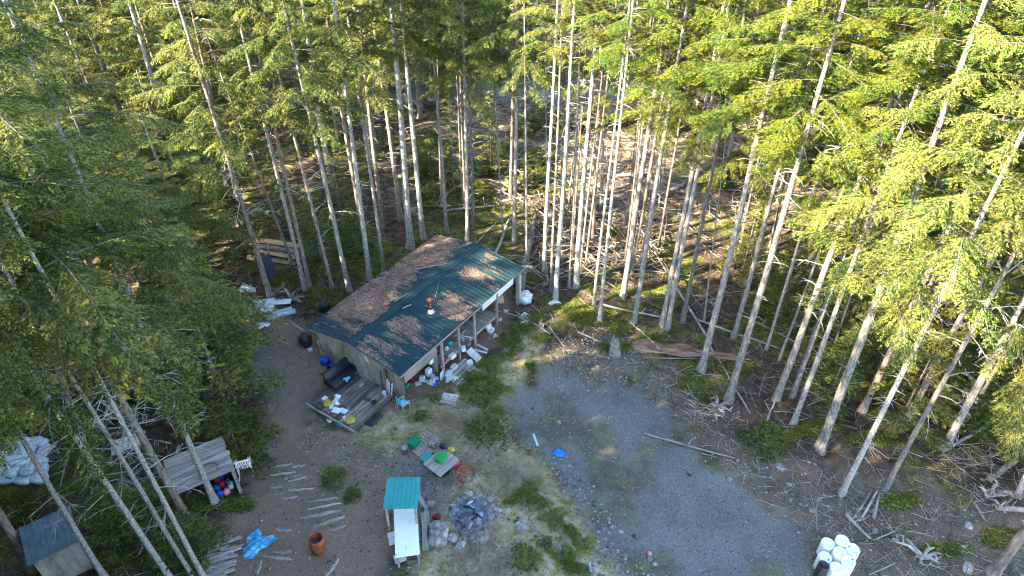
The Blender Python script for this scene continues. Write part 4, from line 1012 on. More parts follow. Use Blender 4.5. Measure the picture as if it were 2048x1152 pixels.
MB().tube([(.25, 0, .3), (.38, 0, .62)], .025, 6).build('steering_post', M_PINK, tr); MB().tube([(.38, -.2, .62), (.38, .2, .62)], .02, 6).build('handlebar', M_PINK, tr)
for (x, y) in ((.32, 0), (-.2, .16), (-.2, -.16)): MB().lathe([(0, -.03), (.14, -.03), (.14, .03), (0, .03)], 12, M=Matrix.Translation((x, y, .14)) @ Matrix.Rotation(math.pi / 2, 4, 'X')).build('wheel', M_BLACK, tr)
for i, (q, lab) in enumerate((((690, 728), "upright pale panel leaning on the gable, left of the two"), ((699, 730), "upright pale panel leaning on the gable, right of the two"))):
    slab(q[0], q[1], (.32, .03, .75), M_FOAMB, lab, CA + 1.57, None, 'panel', 'panel', (-.15, 0))
slab(710, 744, (.5, .3, .32), M_DECK, "brown wooden box against the gable wall beside the sofa", CA + 1.5, DZ, 'wooden_box', 'box')
o = MB().box((0, 0, .75), (.05, .05, 1.5)).build('pole', M_BLACK); place(o, on(767, 782, DZ)); tag(o, "thin black pole standing against the gable near the corner", 'pole')
for i, (q, dd_) in enumerate((((778, 786), .0), ((783, 790), .3), ((775, 780), -.2))):
    slab(q[0], q[1], (.12, .03, .9), M_OFFW, ["middle grey-white board leaning at the cabin's near corner", "rightmost grey-white board leaning at the cabin's near corner", "leftmost grey-white board leaning at the cabin's near corner"][i], CA + dd_, DZ, 'board', 'board', (.15, 0))
# black bag left of the cabin
o = MB().blob((0, 0, .42), (.38, .34, .46), random.Random(2), 12, 9, .07, pw=.75).build('rubbish_bag', M_BLACK, None, True); place(o, gp(613, 690)); tag(o, "full black rubbish bag at the cabin's left corner", 'bag')
slab(621, 702, (.25, .2, .18), M_FOAMB, "small bluish box beside the black rubbish bag", .4, None, 'small_box', 'box')
o = MB().blob((0, 0, .4), (.5, .36, .42), random.Random(6), 12, 8, .1).build('covered_heap', M_BLACK, None, True); place(o, gp(648, 622)); tag(o, "black covered heap behind the cabin's back eave", 'heap')
# metal chair by the corner
def frame_chair(px, py, rz, label, seat=M_CYAN, fr=M_OFFW):
    o = thing('garden_chair', label, 'chair', gp(px, py), rz)
    MB().box((0, 0, .45), (.46, .44, .05), None, 0, .02).build('seat', seat, o)
    MB().box((0, .24, .72), (.46, .05, .46), (-.15, 0, 0), 0, .02).build('backrest', seat, o)
    for sx in (-.24, .24):
        MB().tube([(sx, -.24, 0), (sx, -.22, .64)], .016, 6).build('leg', fr, o); MB().tube([(sx, .22, 0), (sx, .24, .95)], .016, 6).build('leg', fr, o)
        MB().tube([(sx, -.22, .64), (sx, .24, .66)], .018, 6).build('armrest', fr, o)
    return o
frame_chair(808, 818, 2.4, "white-framed metal chair with a pale blue seat by the deck corner")
# pallets
def pallet(p, rz, lx, ly, ns, label, mt=M_BOARDP, rot=None, cov=.78):
    o = thing('pallet', label, 'pallet', p, rz, rot=rot)
    for i in range(3): MB().box((0, (i - 1) * (ly - .09) / 2, .05), (lx, .09, .09)).build('bearer', mt, o)
    for i in range(ns): MB().box(((i + .5) / ns * lx - lx / 2, 0, .105), (lx / ns * cov, ly, .02)).build('slat', mt, o)
    return o
pallet(gp(899, 800), 1.35, .78, .85, 4, "small grey pallet lying flat in the grass below the porch", M_OFFW)
pallet(gp(850, 884) + np.array([0, 0, .02]), CA - .15, 1.1, .85, 6, "upper grey pallet lying behind the green tote")
pallet(gp(846, 906) + np.array([0, 0, .02]), CA - .15, .7, .85, 5, "lower grey pallet between the green tote and the dark blue tub")
tote(gp(829, 892) + np.array([0, 0, .10]), (.62, .45, .34), M_GREEN, "green lidded tote standing on the pallet by the grey bucket", CA + .15)
bucket(811, 905, .15, .36, M_STEEL, "grey bucket standing left of the green lidded tote")
tote(gp(853, 921), (.5, .42, .26), M_TEALP, "teal open bin tucked against the dark blue tub", CA, False)
tb = thing('low_table', "grey board table top set on a dark blue tub", 'table', gp(884, 938), CA - .12)
MB().lathe([(0, 0), (.50, 0), (.56, .5), (.60, .5), (.60, .46), (.57, .45)], 20).build('tub_base', M_TUB, tb, True)
for i in range(3): MB().box((0, -.4 + .4 * i, .53 + .003 * i), (1.35, .39, .05)).build('board', M_BOARDP, tb)
ct = tote(on(882, 920, .56), (.52, .42, .32), M_GREENB, "grass-green crate standing upside down on the table boards", CA, True, 'crate', None, 'crate')
o = MB().blob((0, 0, .12), (.18, .16, .14), random.Random(9), 10, 7, .12).build('pot', M_YELL, None, True); place(o, on(903, 902, .56)); tag(o, "yellow rounded pot at the table's far edge", 'pot')
o = MB().blob((0, 0, .12), (.2, .15, .14), random.Random(10), 10, 7, .15).build('dark_bundle', M_NAVY, None, True); place(o, on(886, 896, .56)); tag(o, "dark bundle behind the grass-green crate", 'bundle')
for i, q in enumerate(((868, 893), (862, 890), (871, 884))):
    o = MB().blob((0, 0, .12), (.2, .16, .15), random.Random(20 + i), 9, 6, .18).build('chunk_of_wood', M_BOARDP, None); place(o, gp(*q), i); tag(o, ["nearest pale wood chunk behind the table", "leftmost pale wood chunk behind the table", "farthest pale wood chunk behind the table"][i], 'wood')
sp = thing('cable_spool', "raspberry red wound spool lying right of the table", 'spool', gp(913, 934), .3)
MB().lathe([(0, -.2), (.17, -.2), (.17, .2), (0, .2)], 16, M=Matrix.Translation((0, 0, .2)) @ Matrix.Rotation(math.pi / 2, 4, 'Y')).build('winding', M_PINKR, sp, True)
for s in (-.22, .22): MB().lathe([(0, -.015), (.2, -.015), (.2, .015), (0, .015)], 16, M=Matrix.Translation((s, 0, .2)) @ Matrix.Rotation(math.pi / 2, 4, 'Y')).build('flange', M_RED, sp)
rd = thing('fire_bowl', "rusty round metal bowl lying tipped in the dry grass", 'bowl', gp(930, 952), 0, rot=(.25, .1, 0))
MB().lathe([(0, .06), (.25, .07), (.42, .16), (.44, .28), (.46, .28), (.44, .12), (.26, .0), (0, 0)], 22).build('bowl', M_RUST, rd, True)
for k in range(5): MB().tube([(0, 0, .12), (.2 * math.cos(k * 1.3), .2 * math.sin(k * 1.3), .2), (.4 * math.cos(k * 1.3), .4 * math.sin(k * 1.3), .29)], .012, 4).build('rib', M_RUST, rd)
slab(948, 958, (.5, .4, .03), M_OFFW, "pale square panel lying beside the rusty bowl", .5, None, 'panel', 'panel')
slab(942, 966, (.62, .16, .02), M_OFFW, "narrow pale strip lying under the square panel by the rusty bowl", .2, None, 'strip', 'strip')

# work stand with bright teal roof and white table
p = gp(805, 1010); a_ = ang((793, 1090), (808, 975))
stall = thing('work_stand', "work stand with a small bright teal metal roof", 'stand', (p[0], p[1], p[2]), a_ - math.pi / 2)
q0 = [on(x, y, 2.0) for x, y in ((769, 962), (836, 956), (838, 1014), (774, 1022))]
rw_, rl_ = np.linalg.norm(q0[1] - q0[0]), np.linalg.norm(q0[0] - q0[3])
rc = sum(q0) / 4
c_, s_ = math.cos(-(a_ - math.pi / 2)), math.sin(-(a_ - math.pi / 2)); dx_, dy_ = rc[0] - p[0], rc[1] - p[1]
rlx, rly = c_ * dx_ - s_ * dy_, s_ * dx_ + c_ * dy_
sp_ = roof_panel_mesh(rw_ / 2, rl_, .022, .17)
spm = sp_.mesh('roof_panel', M_ROOF2)
for i in range(2): obj('roof_panel', spm, stall, loc=(rlx - rw_ / 2 + i * rw_ / 2, rly - rl_ / 2, 2.0 + .002 * i), rot=(0.05, 0, 0))
for sx in (-1, 1):
    for sy in (-1, 1): MB().box((rlx + sx * (rw_ / 2 - .12), rly + sy * (rl_ / 2 - .1), .97), (.09, .09, 2.0 + .05 * sy)).build('post', M_BOARD, stall)
    MB().box((rlx + sx * (rw_ / 2 - .12), rly, 1.93), (.05, rl_ - .1, .08), (.05, 0, 0)).build('rafter', M_BOARD, stall)
q1 = [on(x, y, .85) for x, y in ((786, 1017), (832, 1013), (838, 1110), (795, 1114))]
tw_, tl_ = np.linalg.norm(q1[1] - q1[0]), np.linalg.norm(q1[0] - q1[3]) ; tcn = sum(q1) / 4
tbl = thing('work_table', "long white chipped table below the teal-roofed stand", 'table', (tcn[0], tcn[1], h1(tcn[0], tcn[1])), ang((813, 1113), (808, 1015)) - math.pi / 2)
MB().box((0, 0, .85), (tw_, tl_, .05), None, 0, .01).build('table_top', M_TBLW, tbl)
for sx in (-1, 1):
    for sy in (-1, 1): MB().box((sx * (tw_ / 2 - .08), sy * (tl_ / 2 - .1), .41), (.08, .08, .83)).build('leg', M_BOARD, tbl)
    MB().box((sx * (tw_ / 2 - .08), 0, .76), (.05, tl_ - .2, .1)).build('apron', M_BOARD, tbl)
slab(850, 1070, (1.9, .22, .05), M_BOARDP, "pinkish plank bench along the right side of the white table", ang((850, 1100), (846, 1020)), None, 'plank', 'plank', lift=.3)
slab(845, 1010, (.8, .20, .04), M_BOARD, "short grey plank leaning by the stand's right post", ang((852, 1020), (838, 1000)), None, 'plank', 'plank', lift=.25)
slab(855, 1040, (1.1, .18, .04), M_BOARD, "grey plank lying between the white table and the boulders", ang((856, 1060), (850, 1015)), None, 'plank', 'plank', lift=.1)
slab(788, 1086, (.42, .62, .05), M_OFFW, "pale square board poking out left of the white table", .3, None, 'board', 'board', lift=.35)
slab(801, 1122, (.5, .4, .06), M_OFFW, "white scrap board at the near end of the white table", .4, None, 'board', 'board', lift=.2)
slab(825, 1122, (.5, .3, .25), M_DECK, "brown box under the near end of the white table", .1, None, 'wooden_box', 'box')
o = MB().blob((0, 0, .2), (.26, .22, .24), random.Random(31), 9, 6, .12).build('log_round', M_DECK, None); place(o, gp(862, 1013)); tag(o, "dark wood round between the stand and the fire pit", 'log')
o = MB().blob((0, 0, .14), (.2, .18, .16), random.Random(32), 9, 6, .12).build('log_round', M_DRED, None); place(o, gp(874, 1037)); tag(o, "small reddish wood round beside the fire pit", 'log')

# boulders and fire ring
def rock(px, py, sx, sy, sz, label, seed, mt=M_STONE, name='boulder', cat='rock', group=None, n=9, m_=6, sink=.25):
    rr = random.Random(seed); p = gp(px, py)
    V = MB().blob((0, 0, 0), (sx, sy, sz), rr, n, m_, .13, pw=.8).v
    b = MB(); b.v = V; b.f = MB().blob((0, 0, 0), (1, 1, 1), random.Random(1), n, m_).f; b.m = [0] * len(b.f)
    o = b.build(name, mt); place(o, (p[0], p[1], p[2] + sz * (1 - sink * 2)), rr.uniform(0, 3), rot=(rr.uniform(-.3, .3), rr.uniform(-.3, .3), rr.uniform(0, 6)))
    return tag(o, label, cat, group)
rock(877, 1072, .62, .55, .34, "large flat-topped grey boulder right of the white table", 1)
rock(958, 1078, .55, .40, .32, "large pale boulder at the near side of the fire pit", 5)
rock(905, 1079, .22, .22, .2, "small blue-grey boulder between the two large ones", 3)
rock(922, 1098, .28, .24, .2, "brownish half-buried boulder below the fire pit", 4)
ring = [(915, 1000), (930, 994), (957, 988), (976, 987), (981, 1000), (968, 1008), (985, 1013), (980, 1024), (995, 1022), (983, 1036), (995, 1032), (975, 1052), (985, 1062), (984, 1067), (937, 990), (996, 1010)]
for i, q in enumerate(ring):
    rock(q[0], q[1], .15 + .09 * ((i * 7) % 5) / 5, .12 + .04 * (i % 3), .10, "one of the grey stones of the fire pit ring", 40 + i, name='fire_ring_stone', group="stones ringing the fire pit")
q = gp(938, 1032)
V, F = [], []
rr = np.random.default_rng(3); nr, na = 7, 30
for i in range(nr + 1):
    for k in range(na):
        a = 2 * math.pi * k / na; r = (i / nr) * (1 + .14 * math.sin(3 * a) + .08 * math.sin(7 * a + 1))
        V.append((1.05 * r * math.cos(a), 1.25 * r * math.sin(a), .13 * (1 - (i / nr) ** 2) + (rr.normal() * .022 if i < nr else -.05)))
for i in range(nr):
    for k in range(na): j = (k + 1) % na; F.append((i * na + k, i * na + na + k, i * na + na + j, i * na + j))
o = MB().add(V, F).build('ash_heap', M_ASH, None, True); place(o, q); tag(o, "blue-grey ash heap in the fire pit", 'ash')
for i, (a, b, mt) in enumerate((((928, 1016), (950, 1024), M_CHAR), ((936, 1012), (946, 1006), M_OFFW), ((943, 1044), (956, 1036), M_CHAR), ((938, 1062), (945, 1050), M_OFFW), ((920, 1050), (926, 1056), M_CHAR), ((948, 1030), (964, 1040), M_CHAR))):
    A, B_ = gp(*a), gp(*b); o = MB().tube([A + [0, 0, .14], (A + B_) / 2 + [0, 0, .2], B_ + [0, 0, .16]], [.06, .05, .04], 6).build('burnt_log', mt)
    tag(o, ["longest charred log across the ash heap", "pale ashy stick at the far side of the ash heap", "charred log near the right stones of the ash heap", "pale ashy stick at the near side of the ash heap", "small charred stub at the left of the ash heap", "charred log resting against the ring's right stones"][i], 'burnt wood')

# ------------------------------------------------------------------ porch and right side clutter
wr = thing('wire_shelf', "white wire shelf rack leaning under the porch edge", 'rack', gp(924, 752), CA, )
for i in range(13): MB().tube([(-.85 + i * .14, -.5, .05), (-.85 + i * .14, .4, .5)], .012, 4).build('wire', M_WHITE, wr)
for i in range(5): MB().tube([(-.87, -.5 + i * .22, .06 + .11 * i), (.85, -.5 + i * .22, .06 + .11 * i)], .014, 4).build('crossbar', M_WHITE, wr)
slab(948, 715, (.5, .9, .05), M_OFFW, "pale board leaning under the porch between two posts", CA, None, 'board', 'board', (.5, 0), lift=.2)
for i, (a, b) in enumerate((((955, 690), (975, 700)), ((950, 700), (973, 706)))):
    slab((a[0] + b[0]) / 2, (a[1] + b[1]) / 2, (.8, .14, .05), M_OFFW, ["upper pale offcut beside the last porch post", "lower pale offcut beside the last porch post"][i], ang(a, b), None, 'offcut', 'board')
for i, (q, d_, mt, lab) in enumerate((((858, 750), (.35, .3, .5), M_WHITE, "white upright box under the porch's near end"), ((884, 757), (.38, .05, .5), M_WHITE, "white panel leaning on the first porch post"), ((866, 756), (.3, .25, .2), M_FOAMB, "pale blue box in the heap under the porch"), ((872, 768), (.3, .3, .16), M_DBLUE, "dark blue crate lying in front of the first post"))):
    slab(q[0], q[1], d_, mt, lab, CA + .3 * i, None, 'box', 'box')
cloth('crumpled_bag', gp(866, 765), (.9, .7), M_OFFW, "crumpled white bags spilled at the foot of the first porch post", 'bag', 12, .22, .4, .12)
for i, (q, mt, s_, lab) in enumerate((((870, 708), M_DRED, .34, "dark red padded bundle on the porch behind the first post"), ((880, 698), M_DBLUE, .18, "blue cap-like bundle on the porch floor"), ((893, 700), M_OFFW, .16, "small pale bundle on the porch right of the blue one"), ((900, 690), M_TEALP, .20, "teal bundle on the porch near the wall"))):
    o = MB().blob((0, 0, s_ * .7), (s_, s_ * .8, s_ * .9), random.Random(60 + i), 10, 7, .12).build('bundle', mt, None, True); place(o, on(q[0], q[1], PZ + .03)); tag(o, lab, 'bundle')
slab(861, 726, (.3, .25, .3), M_WHITE, "white box on the porch's near end", CA, PZ + .03, 'box', 'box')
for i, q in enumerate(((918, 672), (926, 668), (923, 678), (932, 676))):
    a = i * 1.1; p = on(q[0], q[1], PZ + .05)
    o = MB().tube([p + [-.3 * math.cos(a), -.3 * math.sin(a), 0], p + [0, 0, .12], p + [.3 * math.cos(a), .3 * math.sin(a), .03]], .035, 6).build('pipe_offcut', M_OFFW)
    tag(o, ["first white pipe offcut left of the heap by the maroon door", "farthest white pipe offcut in the heap by the maroon door", "nearest white pipe offcut in the heap by the maroon door", "rightmost white pipe offcut in the heap by the maroon door"][i], 'pipe')
slab(948, 650, (.5, .08, 1.1), M_TUB, "dark blue board standing at the far end of the porch", CA + .2, .3, 'board', 'board')
CL = [((908, 738), (.4, .3, .3), M_OFFW, "pale square carton under the porch between the first two posts"), ((898, 748), (.5, .35, .12), M_SACK, "pale blue flat carton in front of the wire shelf's near end"), ((940, 728), (.3, .3, .25), M_WHITE, "white carton beside the wire shelf's far end"), ((890, 744), (.25, .25, .3), M_MAROON, "maroon carton under the porch's first bay"),
      ((845, 762), (.3, .25, .35), M_OFFW, "off-white carton between the low eave boards and the first post"), ((836, 768), (.35, .25, .1), M_FOAMB, "grey-blue tray beside the red bucket"), ((905, 715), (.4, .3, .25), M_OFFW, "off-white carton on the porch's second bay"), ((888, 722), (.3, .3, .35), M_MAROON, "maroon carton on the porch's first bay"), ((927, 700), (.35, .25, .2), M_SACK, "pale blue carton on the porch's third bay"), ((936, 690), (.3, .3, .3), M_DECK, "brown carton at the far end of the porch floor")]
for i, (q, d_, mt, lab) in enumerate(CL): slab(q[0], q[1], d_, mt, lab, CA + .5 * i, PZ + .03 if i > 5 else None, 'carton', 'carton')
cloth('crumpled_bag', gp(902, 758), (.8, .5), M_PLAST, "crumpled clear plastic in front of the wire shelf", 'plastic', 41, .16, .5, .12)
for i, (q, lab) in enumerate((((660, 842), "pale litter scrap below the deck's left edge"), ((1000, 640), "pale litter scrap on dark ground by the far posts"), ((990, 672), "pale litter scrap right of the white moulded seat"), ((1012, 622), "pale litter scrap left of the white frame"))): cloth('litter_scrap', gp(*q), (.4, .3), M_OFFW, lab, 'litter', 50 + i, .06, i, .05)
bucket(824, 764, .14, .3, M_RED, "red bucket under the low eave boards")
slab(812, 772, (.4, .3, .12), M_TEALP, "teal tray below the low eave boards", CA, None, 'tray', 'tray')
# toilet-like white seat, blocks and bucket on the moss
tl = thing('boat_seat', "white moulded seat on dark ground by the cabin's far corner", 'seat', gp(978, 662), .5)
MB().box((0, .1, .32), (.42, .14, .3), None, 0, .04).build('tank', M_WHITE, tl, True); MB().lathe([(.1, .02), (.2, .05), (.24, .28), (.26, .3), (.17, .3), (.12, .15)], 16, c=(0, -.2, 0)).build('bowl', M_WHITE, tl, True)
ty = thing('white_frame', "white plastic frame with two slots lying on the moss", 'frame', gp(1049, 634), .9)
for y in (-.2, 0, .2): MB().box((0, y, .06), (.55, .09, .05)).build('bar', M_WHITE, ty)
for x in (-.27, .27): MB().box((x, 0, .062), (.09, .5, .05)).build('bar', M_WHITE, ty)
slab(1049, 649, (.42, .28, .22), M_CONC, "pale concrete block on the moss beside the grey bucket", .3, None, 'concrete_block', 'block')
bucket(1081, 650, .2, .4, M_STEEL, "grey bucket lying on its side in the green moss", rot=(1.3, 0, .9))
o = MB().blob((0, 0, .36), (.5, .45, .42), random.Random(77), 14, 10, .12).build('plastic_bundle', M_PLAST, None); place(o, gp(1052, 604)); tag(o, "clear crumpled plastic bundle beside the felled log's cut end", 'bundle')
cloth('plastic_scrap', gp(1108, 606), (.9, .7), M_PLAST, "crumpled pale plastic scrap at the foot of the tall clean trunk", 'plastic', 17, .15, .5, .12)
cloth('plastic_scrap', gp(1013, 698), (.8, .4), M_FOAMB, "pale grey-blue plastic scrap in the green below the posts", 'plastic', 18, .06, -.6, .05)
def cut_log(a, b, r0, r1, label, mt=M_LOGBARK, lift=0.0, endl=0.0, name='fallen_log', stubs=3, cat='log', group=None, nseg=6):
    A, B_ = gp(*a), gp(*b); L = np.linalg.norm(B_ - A); rr = random.Random(int(a[0] * 3 + a[1]))
    o = thing(name, label, cat, A, math.atan2(B_[1] - A[1], B_[0] - A[0]), group)
    pts, rd_ = [], []
    for i in range(nseg + 1):
        t = i / nseg; w_ = A + (B_ - A) * t
        z = h1(w_[0], w_[1]) - A[2]
        pts.append([L * t, (rr.random() - .5) * .06 * min(1, L / 6), z + (r0 + (r1 - r0) * t) * .75 + lift + (endl - lift) * t]); rd_.append((r0 + (r1 - r0) * t) * rr.uniform(.94, 1.06))
    zz = [q[2] for q in pts]; 
    for i, q in enumerate(pts): q[2] = zz[0] + (zz[-1] - zz[0]) * i / nseg + .3 * ((zz[i]) - (zz[0] + (zz[-1] - zz[0]) * i / nseg))
    MB().tube(pts, rd_, 9 if r0 > .1 else 6).build('stem', [mt], o, True)
    if r0 > .12:
        d_ = Vector(pts[1]) - Vector(pts[0]); Mx = Matrix.Translation(Vector(pts[0])) @ d_.to_track_quat('Z', 'Y').to_matrix().to_4x4()
        MB().lathe([(0, -.012), (rd_[0] * .9, -.012), (rd_[0] * .95, 0.02)], 12, M=Mx).build('cut_end', M_CUT, o)
    for k in range(stubs):
        t = rr.uniform(.1, .95); i = int(t * nseg); q = Vector(pts[i]); a_ = rr.uniform(0, 6.28); l = rr.uniform(.2, .7)
        MB().tube([q, q + Vector((l * .3, l * math.cos(a_) * .8, abs(math.sin(a_)) * l))], [.02, .008], 4).build('branch_stub', M_TWIG, o)
    return o
cut_log((1037, 600), (1072, 432), .30, .17, "felled brown log pointing away from the clear plastic bundle, pale cut end in view", stubs=8)
o = MB().lathe([(.34, -.1), (.30, .12), (.29, .30), (0, .31)], 14).build('stump', M_CUT, None, True); place(o, gp(998, 601)); tag(o, "pale sawn stump at the cabin's far corner", 'stump')

def root_fork(rt, x, y, z, i):
    rr_ = random.Random(i * 17 + int(x * 100))
    for k in range(3):
        t = rr_.uniform(.3, .9); b = Vector((x * t, y * t + .05, z * t + .06)); l = rr_.uniform(.2, .55); a = rr_.uniform(0, 6.28)
        MB().tube([b, b + Vector((math.cos(a) * l * .6, math.sin(a) * l * .6, rr_.uniform(-.05, .2))), b + Vector((math.cos(a + .5) * l, math.sin(a + .5) * l, rr_.uniform(-.1, .2)))], [.04, .03, .008], 5).build('root_twig', M_DEADWOOD, rt, True)
# ------------------------------------------------------------------ left side: log frame, heaps, sheds
lf = thing('log_rack', "sunlit log rack half hidden in the trees left of the cabin", 'rack', gp(540, 520), 0)
A, B_ = gp(505, 520), gp(585, 528)
ax = math.atan2(B_[1] - A[1], B_[0] - A[0]); lf.rotation_euler = (0, 0, ax); lf.location = tuple(A)
LLf = np.linalg.norm(B_ - A)
for i, (z, yy, r) in enumerate(((.2, 0, .16), (.55, .25, .14), (.9, .5, .16), (1.2, .75, .18), (.15, .9, .15))):
    MB().tube([(-.3, yy, z), (LLf / 2, yy + .04, z + .03), (LLf + .2, yy + .05, z - .05)], [r, r * .95, r * .85], 9).build('rail_log', M_CUT if i in (1, 3) else M_DEADWOOD, lf, True)
for x in (.3, LLf * .45, LLf - .15):
    MB().tube([(x, -.15, -.1), (x, .2, 1.4)], .07, 7).build('post', M_DEADWOOD, lf)
# panel heap
pallet(gp(527, 620) + np.array([0, 0, .25]), .2, 1.5, 1.35, 7, "white slatted panel lying on top of the pale heap left of the cabin", M_SACK, cov=.9)
slab(560, 612, (1.5, .5, .05), M_SACK, "long pale board right of the white slatted panel", .1, None, 'board', 'board', lift=.3)
for i, (a, b, r) in enumerate((((533, 642), (592, 626), .17), ((540, 632), (585, 620), .13))):
    A, B_ = gp(*a), gp(*b); o = MB().tube([A + [0, 0, r], (A + B_) / 2 + [0, 0, r], B_ + [0, 0, r]], r, 12).build('foam_roll', M_FOAMB, None, True)
    tag(o, ["thicker blue-grey foam roll in front of the pale heap", "thinner blue-grey foam roll behind the thicker one"][i], 'roll')
cloth('plastic_scrap', gp(528, 652), (.8, .6), M_PLAST, "pale crumpled plastic at the near end of the foam rolls", 'plastic', 21, .25, .4, .12)
cloth('tarp_scrap', gp(492, 580), (1.3, 1.0), M_PLAST, "pale tarp glimpsed through boughs behind the slatted panel", 'tarp', 22, .3, .3, .15)
o = MB().box((0, 0, .9), (1.0, .12, 1.8), None, 0, .03).build('metal_sheet', M_TUB); place(o, gp(538, 560), .5, rot=(-.2, 0, .5)); tag(o, "dark blue sheet standing behind the stout brown spruce", 'sheet')
cut_log((574, 640), (622, 672), .07, .05, "mossy pole lying from the foam rolls towards the cabin corner", M_DEADWOOD, stubs=2)
rt = thing('driftwood_root', "twisted pale root between the foam rolls and the mossy trunks", 'root', gp(585, 604), .3)
for i, (x, y, z) in enumerate(((.9, .1, .2), (-.5, .7, .9), (-.9, -.1, .3), (.3, .5, .5), (.6, -.4, .15))): MB().tube([(0, 0, .15), (x * .5, y * .5 + .08, z * .7 + .1), (x, y, z)], [.12, .08, .03], 6).build('root_arm', M_DEADWOOD, rt, True); root_fork(rt, x, y, z, i)

# sacks heap
rr = random.Random(15); sackm = [MB().blob((0, 0, 0), (.46, .30, .17), random.Random(200 + k), 14, 8, .05, pw=.62).mesh('sack', M_SACK, True) for k in range(4)]
k = 0
for lvl, (rows, cols) in enumerate(((5, 4), (4, 3), (3, 2))):
    for i in range(rows):
        for j in range(cols):
            p = gp(-8 + 29 * (j + lvl * .5) + (i % 2) * 6, 962 - i * 18 - lvl * 12)
            o = obj('sack', sackm[k % 4], None, loc=(p[0] + rr.uniform(-.06, .06), p[1] + rr.uniform(-.06, .06), p[2] + .15 + lvl * .27), rot=(rr.uniform(-.12, .12), rr.uniform(-.12, .12), rr.uniform(-.3, .3) + (1.57 if (i + lvl) % 2 else 0)))
            tag(o, "one of the pale blue-white bulging sacks heaped at the left edge", 'sack', "heap of pale sacks at the left edge"); k += 1
# small shed with weathered teal roof
zs_ = 2.1
qs = [on(x, y, zs_) for x, y in ((44, 1072), (122, 1028), (176, 1080), (70, 1136))]
ax = ang((44, 1072), (122, 1028)); sc_ = sum(qs) / 4
shed = thing('small_shed', "small grey shed with a weathered teal metal roof", 'shed', (sc_[0], sc_[1], h1(sc_[0], sc_[1])), ax)
shl, shw = np.linalg.norm(qs[1] - qs[0]) * 1.25, np.linalg.norm(qs[3] - qs[0])
shm = roof_panel_mesh(shl / 3, shw, .025, .24).mesh('roof_panel', M_ROOF3)
for i in range(3): obj('roof_panel', shm, shed, loc=(-shl / 2 + i * shl / 3, -shw / 2, zs_ - .05 + .002 * i), rot=(.10, 0, 0))
for i in range(5):
    MB().box((-shl / 2 + .15 + (shl - .3) * (i + .5) / 5, -shw / 2 + .22 + .003 * (i % 2), 1.0), ((shl - .3) / 5 - .01, .03, 1.95)).build('wall_sheet', M_PLY, shed)
    MB().box((-shl / 2 + .15 + (shl - .3) * (i + .5) / 5, shw / 2 - .2, 1.08), ((shl - .3) / 5 - .01, .03, 2.1)).build('wall_sheet', M_PLY, shed)
for s in (-1, 1): MB().box((s * (shl / 2 - .16), 0, 1.0), (.03, shw - .45, 2.0)).build('wall_sheet', M_PLY, shed)
o = MB().blob((0, 0, .5), (.75, .5, .55), random.Random(91), 14, 8, .05).build('tank', M_CONC, None, True); place(o, on(128, 1098, 0.5), .4); tag(o, "pale domed tank against the small shed's near wall", 'tank')
# lean-to with plank roof
zl = 1.75
ql = [on(x, y, zl) for x, y in ((318, 930), (438, 880), (466, 940), (365, 985))]
ax = ang((325, 932), (440, 882)); lc = sum(ql) / 4
lean = thing('lean_to', "lean-to with a roof of grey weathered planks", 'shelter', (lc[0], lc[1], h1(lc[0], lc[1])), ax)
ll_, lw_ = np.linalg.norm(ql[1] - ql[0]), np.linalg.norm(ql[1] - ql[2])
for i in range(9):
    MB().box((rr.uniform(-.06, .06), -lw_ / 2 + lw_ * (i + .5) / 9, zl + .02 * i + .003 * (i % 2)), (ll_ + rr.uniform(-.1, .1), lw_ / 9 - .012, .03), (.1, 0, rr.uniform(-.01, .01))).build('roof_plank', M_BOARD, lean)
for sx in (-1, 1):
    for sy in (-1, 1): MB().box((sx * (ll_ / 2 - .12), sy * (lw_ / 2 - .1), zl / 2 - .05 + .05 * sy), (.1, .1, zl)).build('post', M_BOARD, lean)
for i in range(6): MB().box((ll_ / 2 - .04 + .004 * (i % 2), -lw_ / 2 + lw_ * (i + .5) / 6, zl / 2 - .05), (.03, lw_ / 6 - .012, zl - .15)).build('wall_board', M_BOARD, lean)
for i in range(5): MB().box((0, lw_ / 2 - .05, .2 + .32 * i), (ll_ - .1, .03, .3)).build('wall_board', M_BOARD, lean)
p = on(420, 938, zl + .08); hp = MB().tube([p + [.36 * math.cos(a), .3 * math.sin(a), .07] for a in np.linspace(-.2, 3.4, 14)], .018, 5).build('hose_loop', M_BLACK, None, True); tag(hp, "dark hose loop lying on the lean-to's plank roof", 'hose')
# rocking chair
rc_ = thing('rocking_chair', "white slatted rocking chair right of the lean-to", 'chair', gp(492, 940), 3.5)
for i in range(6): MB().box((-.25 + .1 * i, .0, .42), (.06, .5, .025)).build('seat_slat', M_WHITE, rc_)
for i in range(6): MB().box((-.25 + .1 * i, .34, .78), (.055, .03, .75), (-.25, 0, 0)).build('back_slat', M_WHITE, rc_)
MB().box((0, .43, 1.12), (.64, .04, .12), (-.25, 0, 0)).build('top_rail', M_WHITE, rc_)
for sx in (-.31, .31):
    MB().tube([(sx, -.55, .08), (sx, -.2, .015), (sx, .2, .02), (sx, .65, .12)], .03, 6).build('rocker', M_WHITE, rc_)
    for y, zt in ((-.24, .64), (.24, 1.1)): MB().box((sx, y, zt / 2), (.05, .05, zt)).build('leg', M_WHITE, rc_)
    MB().box((sx, .0, .66), (.09, .62, .03)).build('armrest', M_WHITE, rc_)
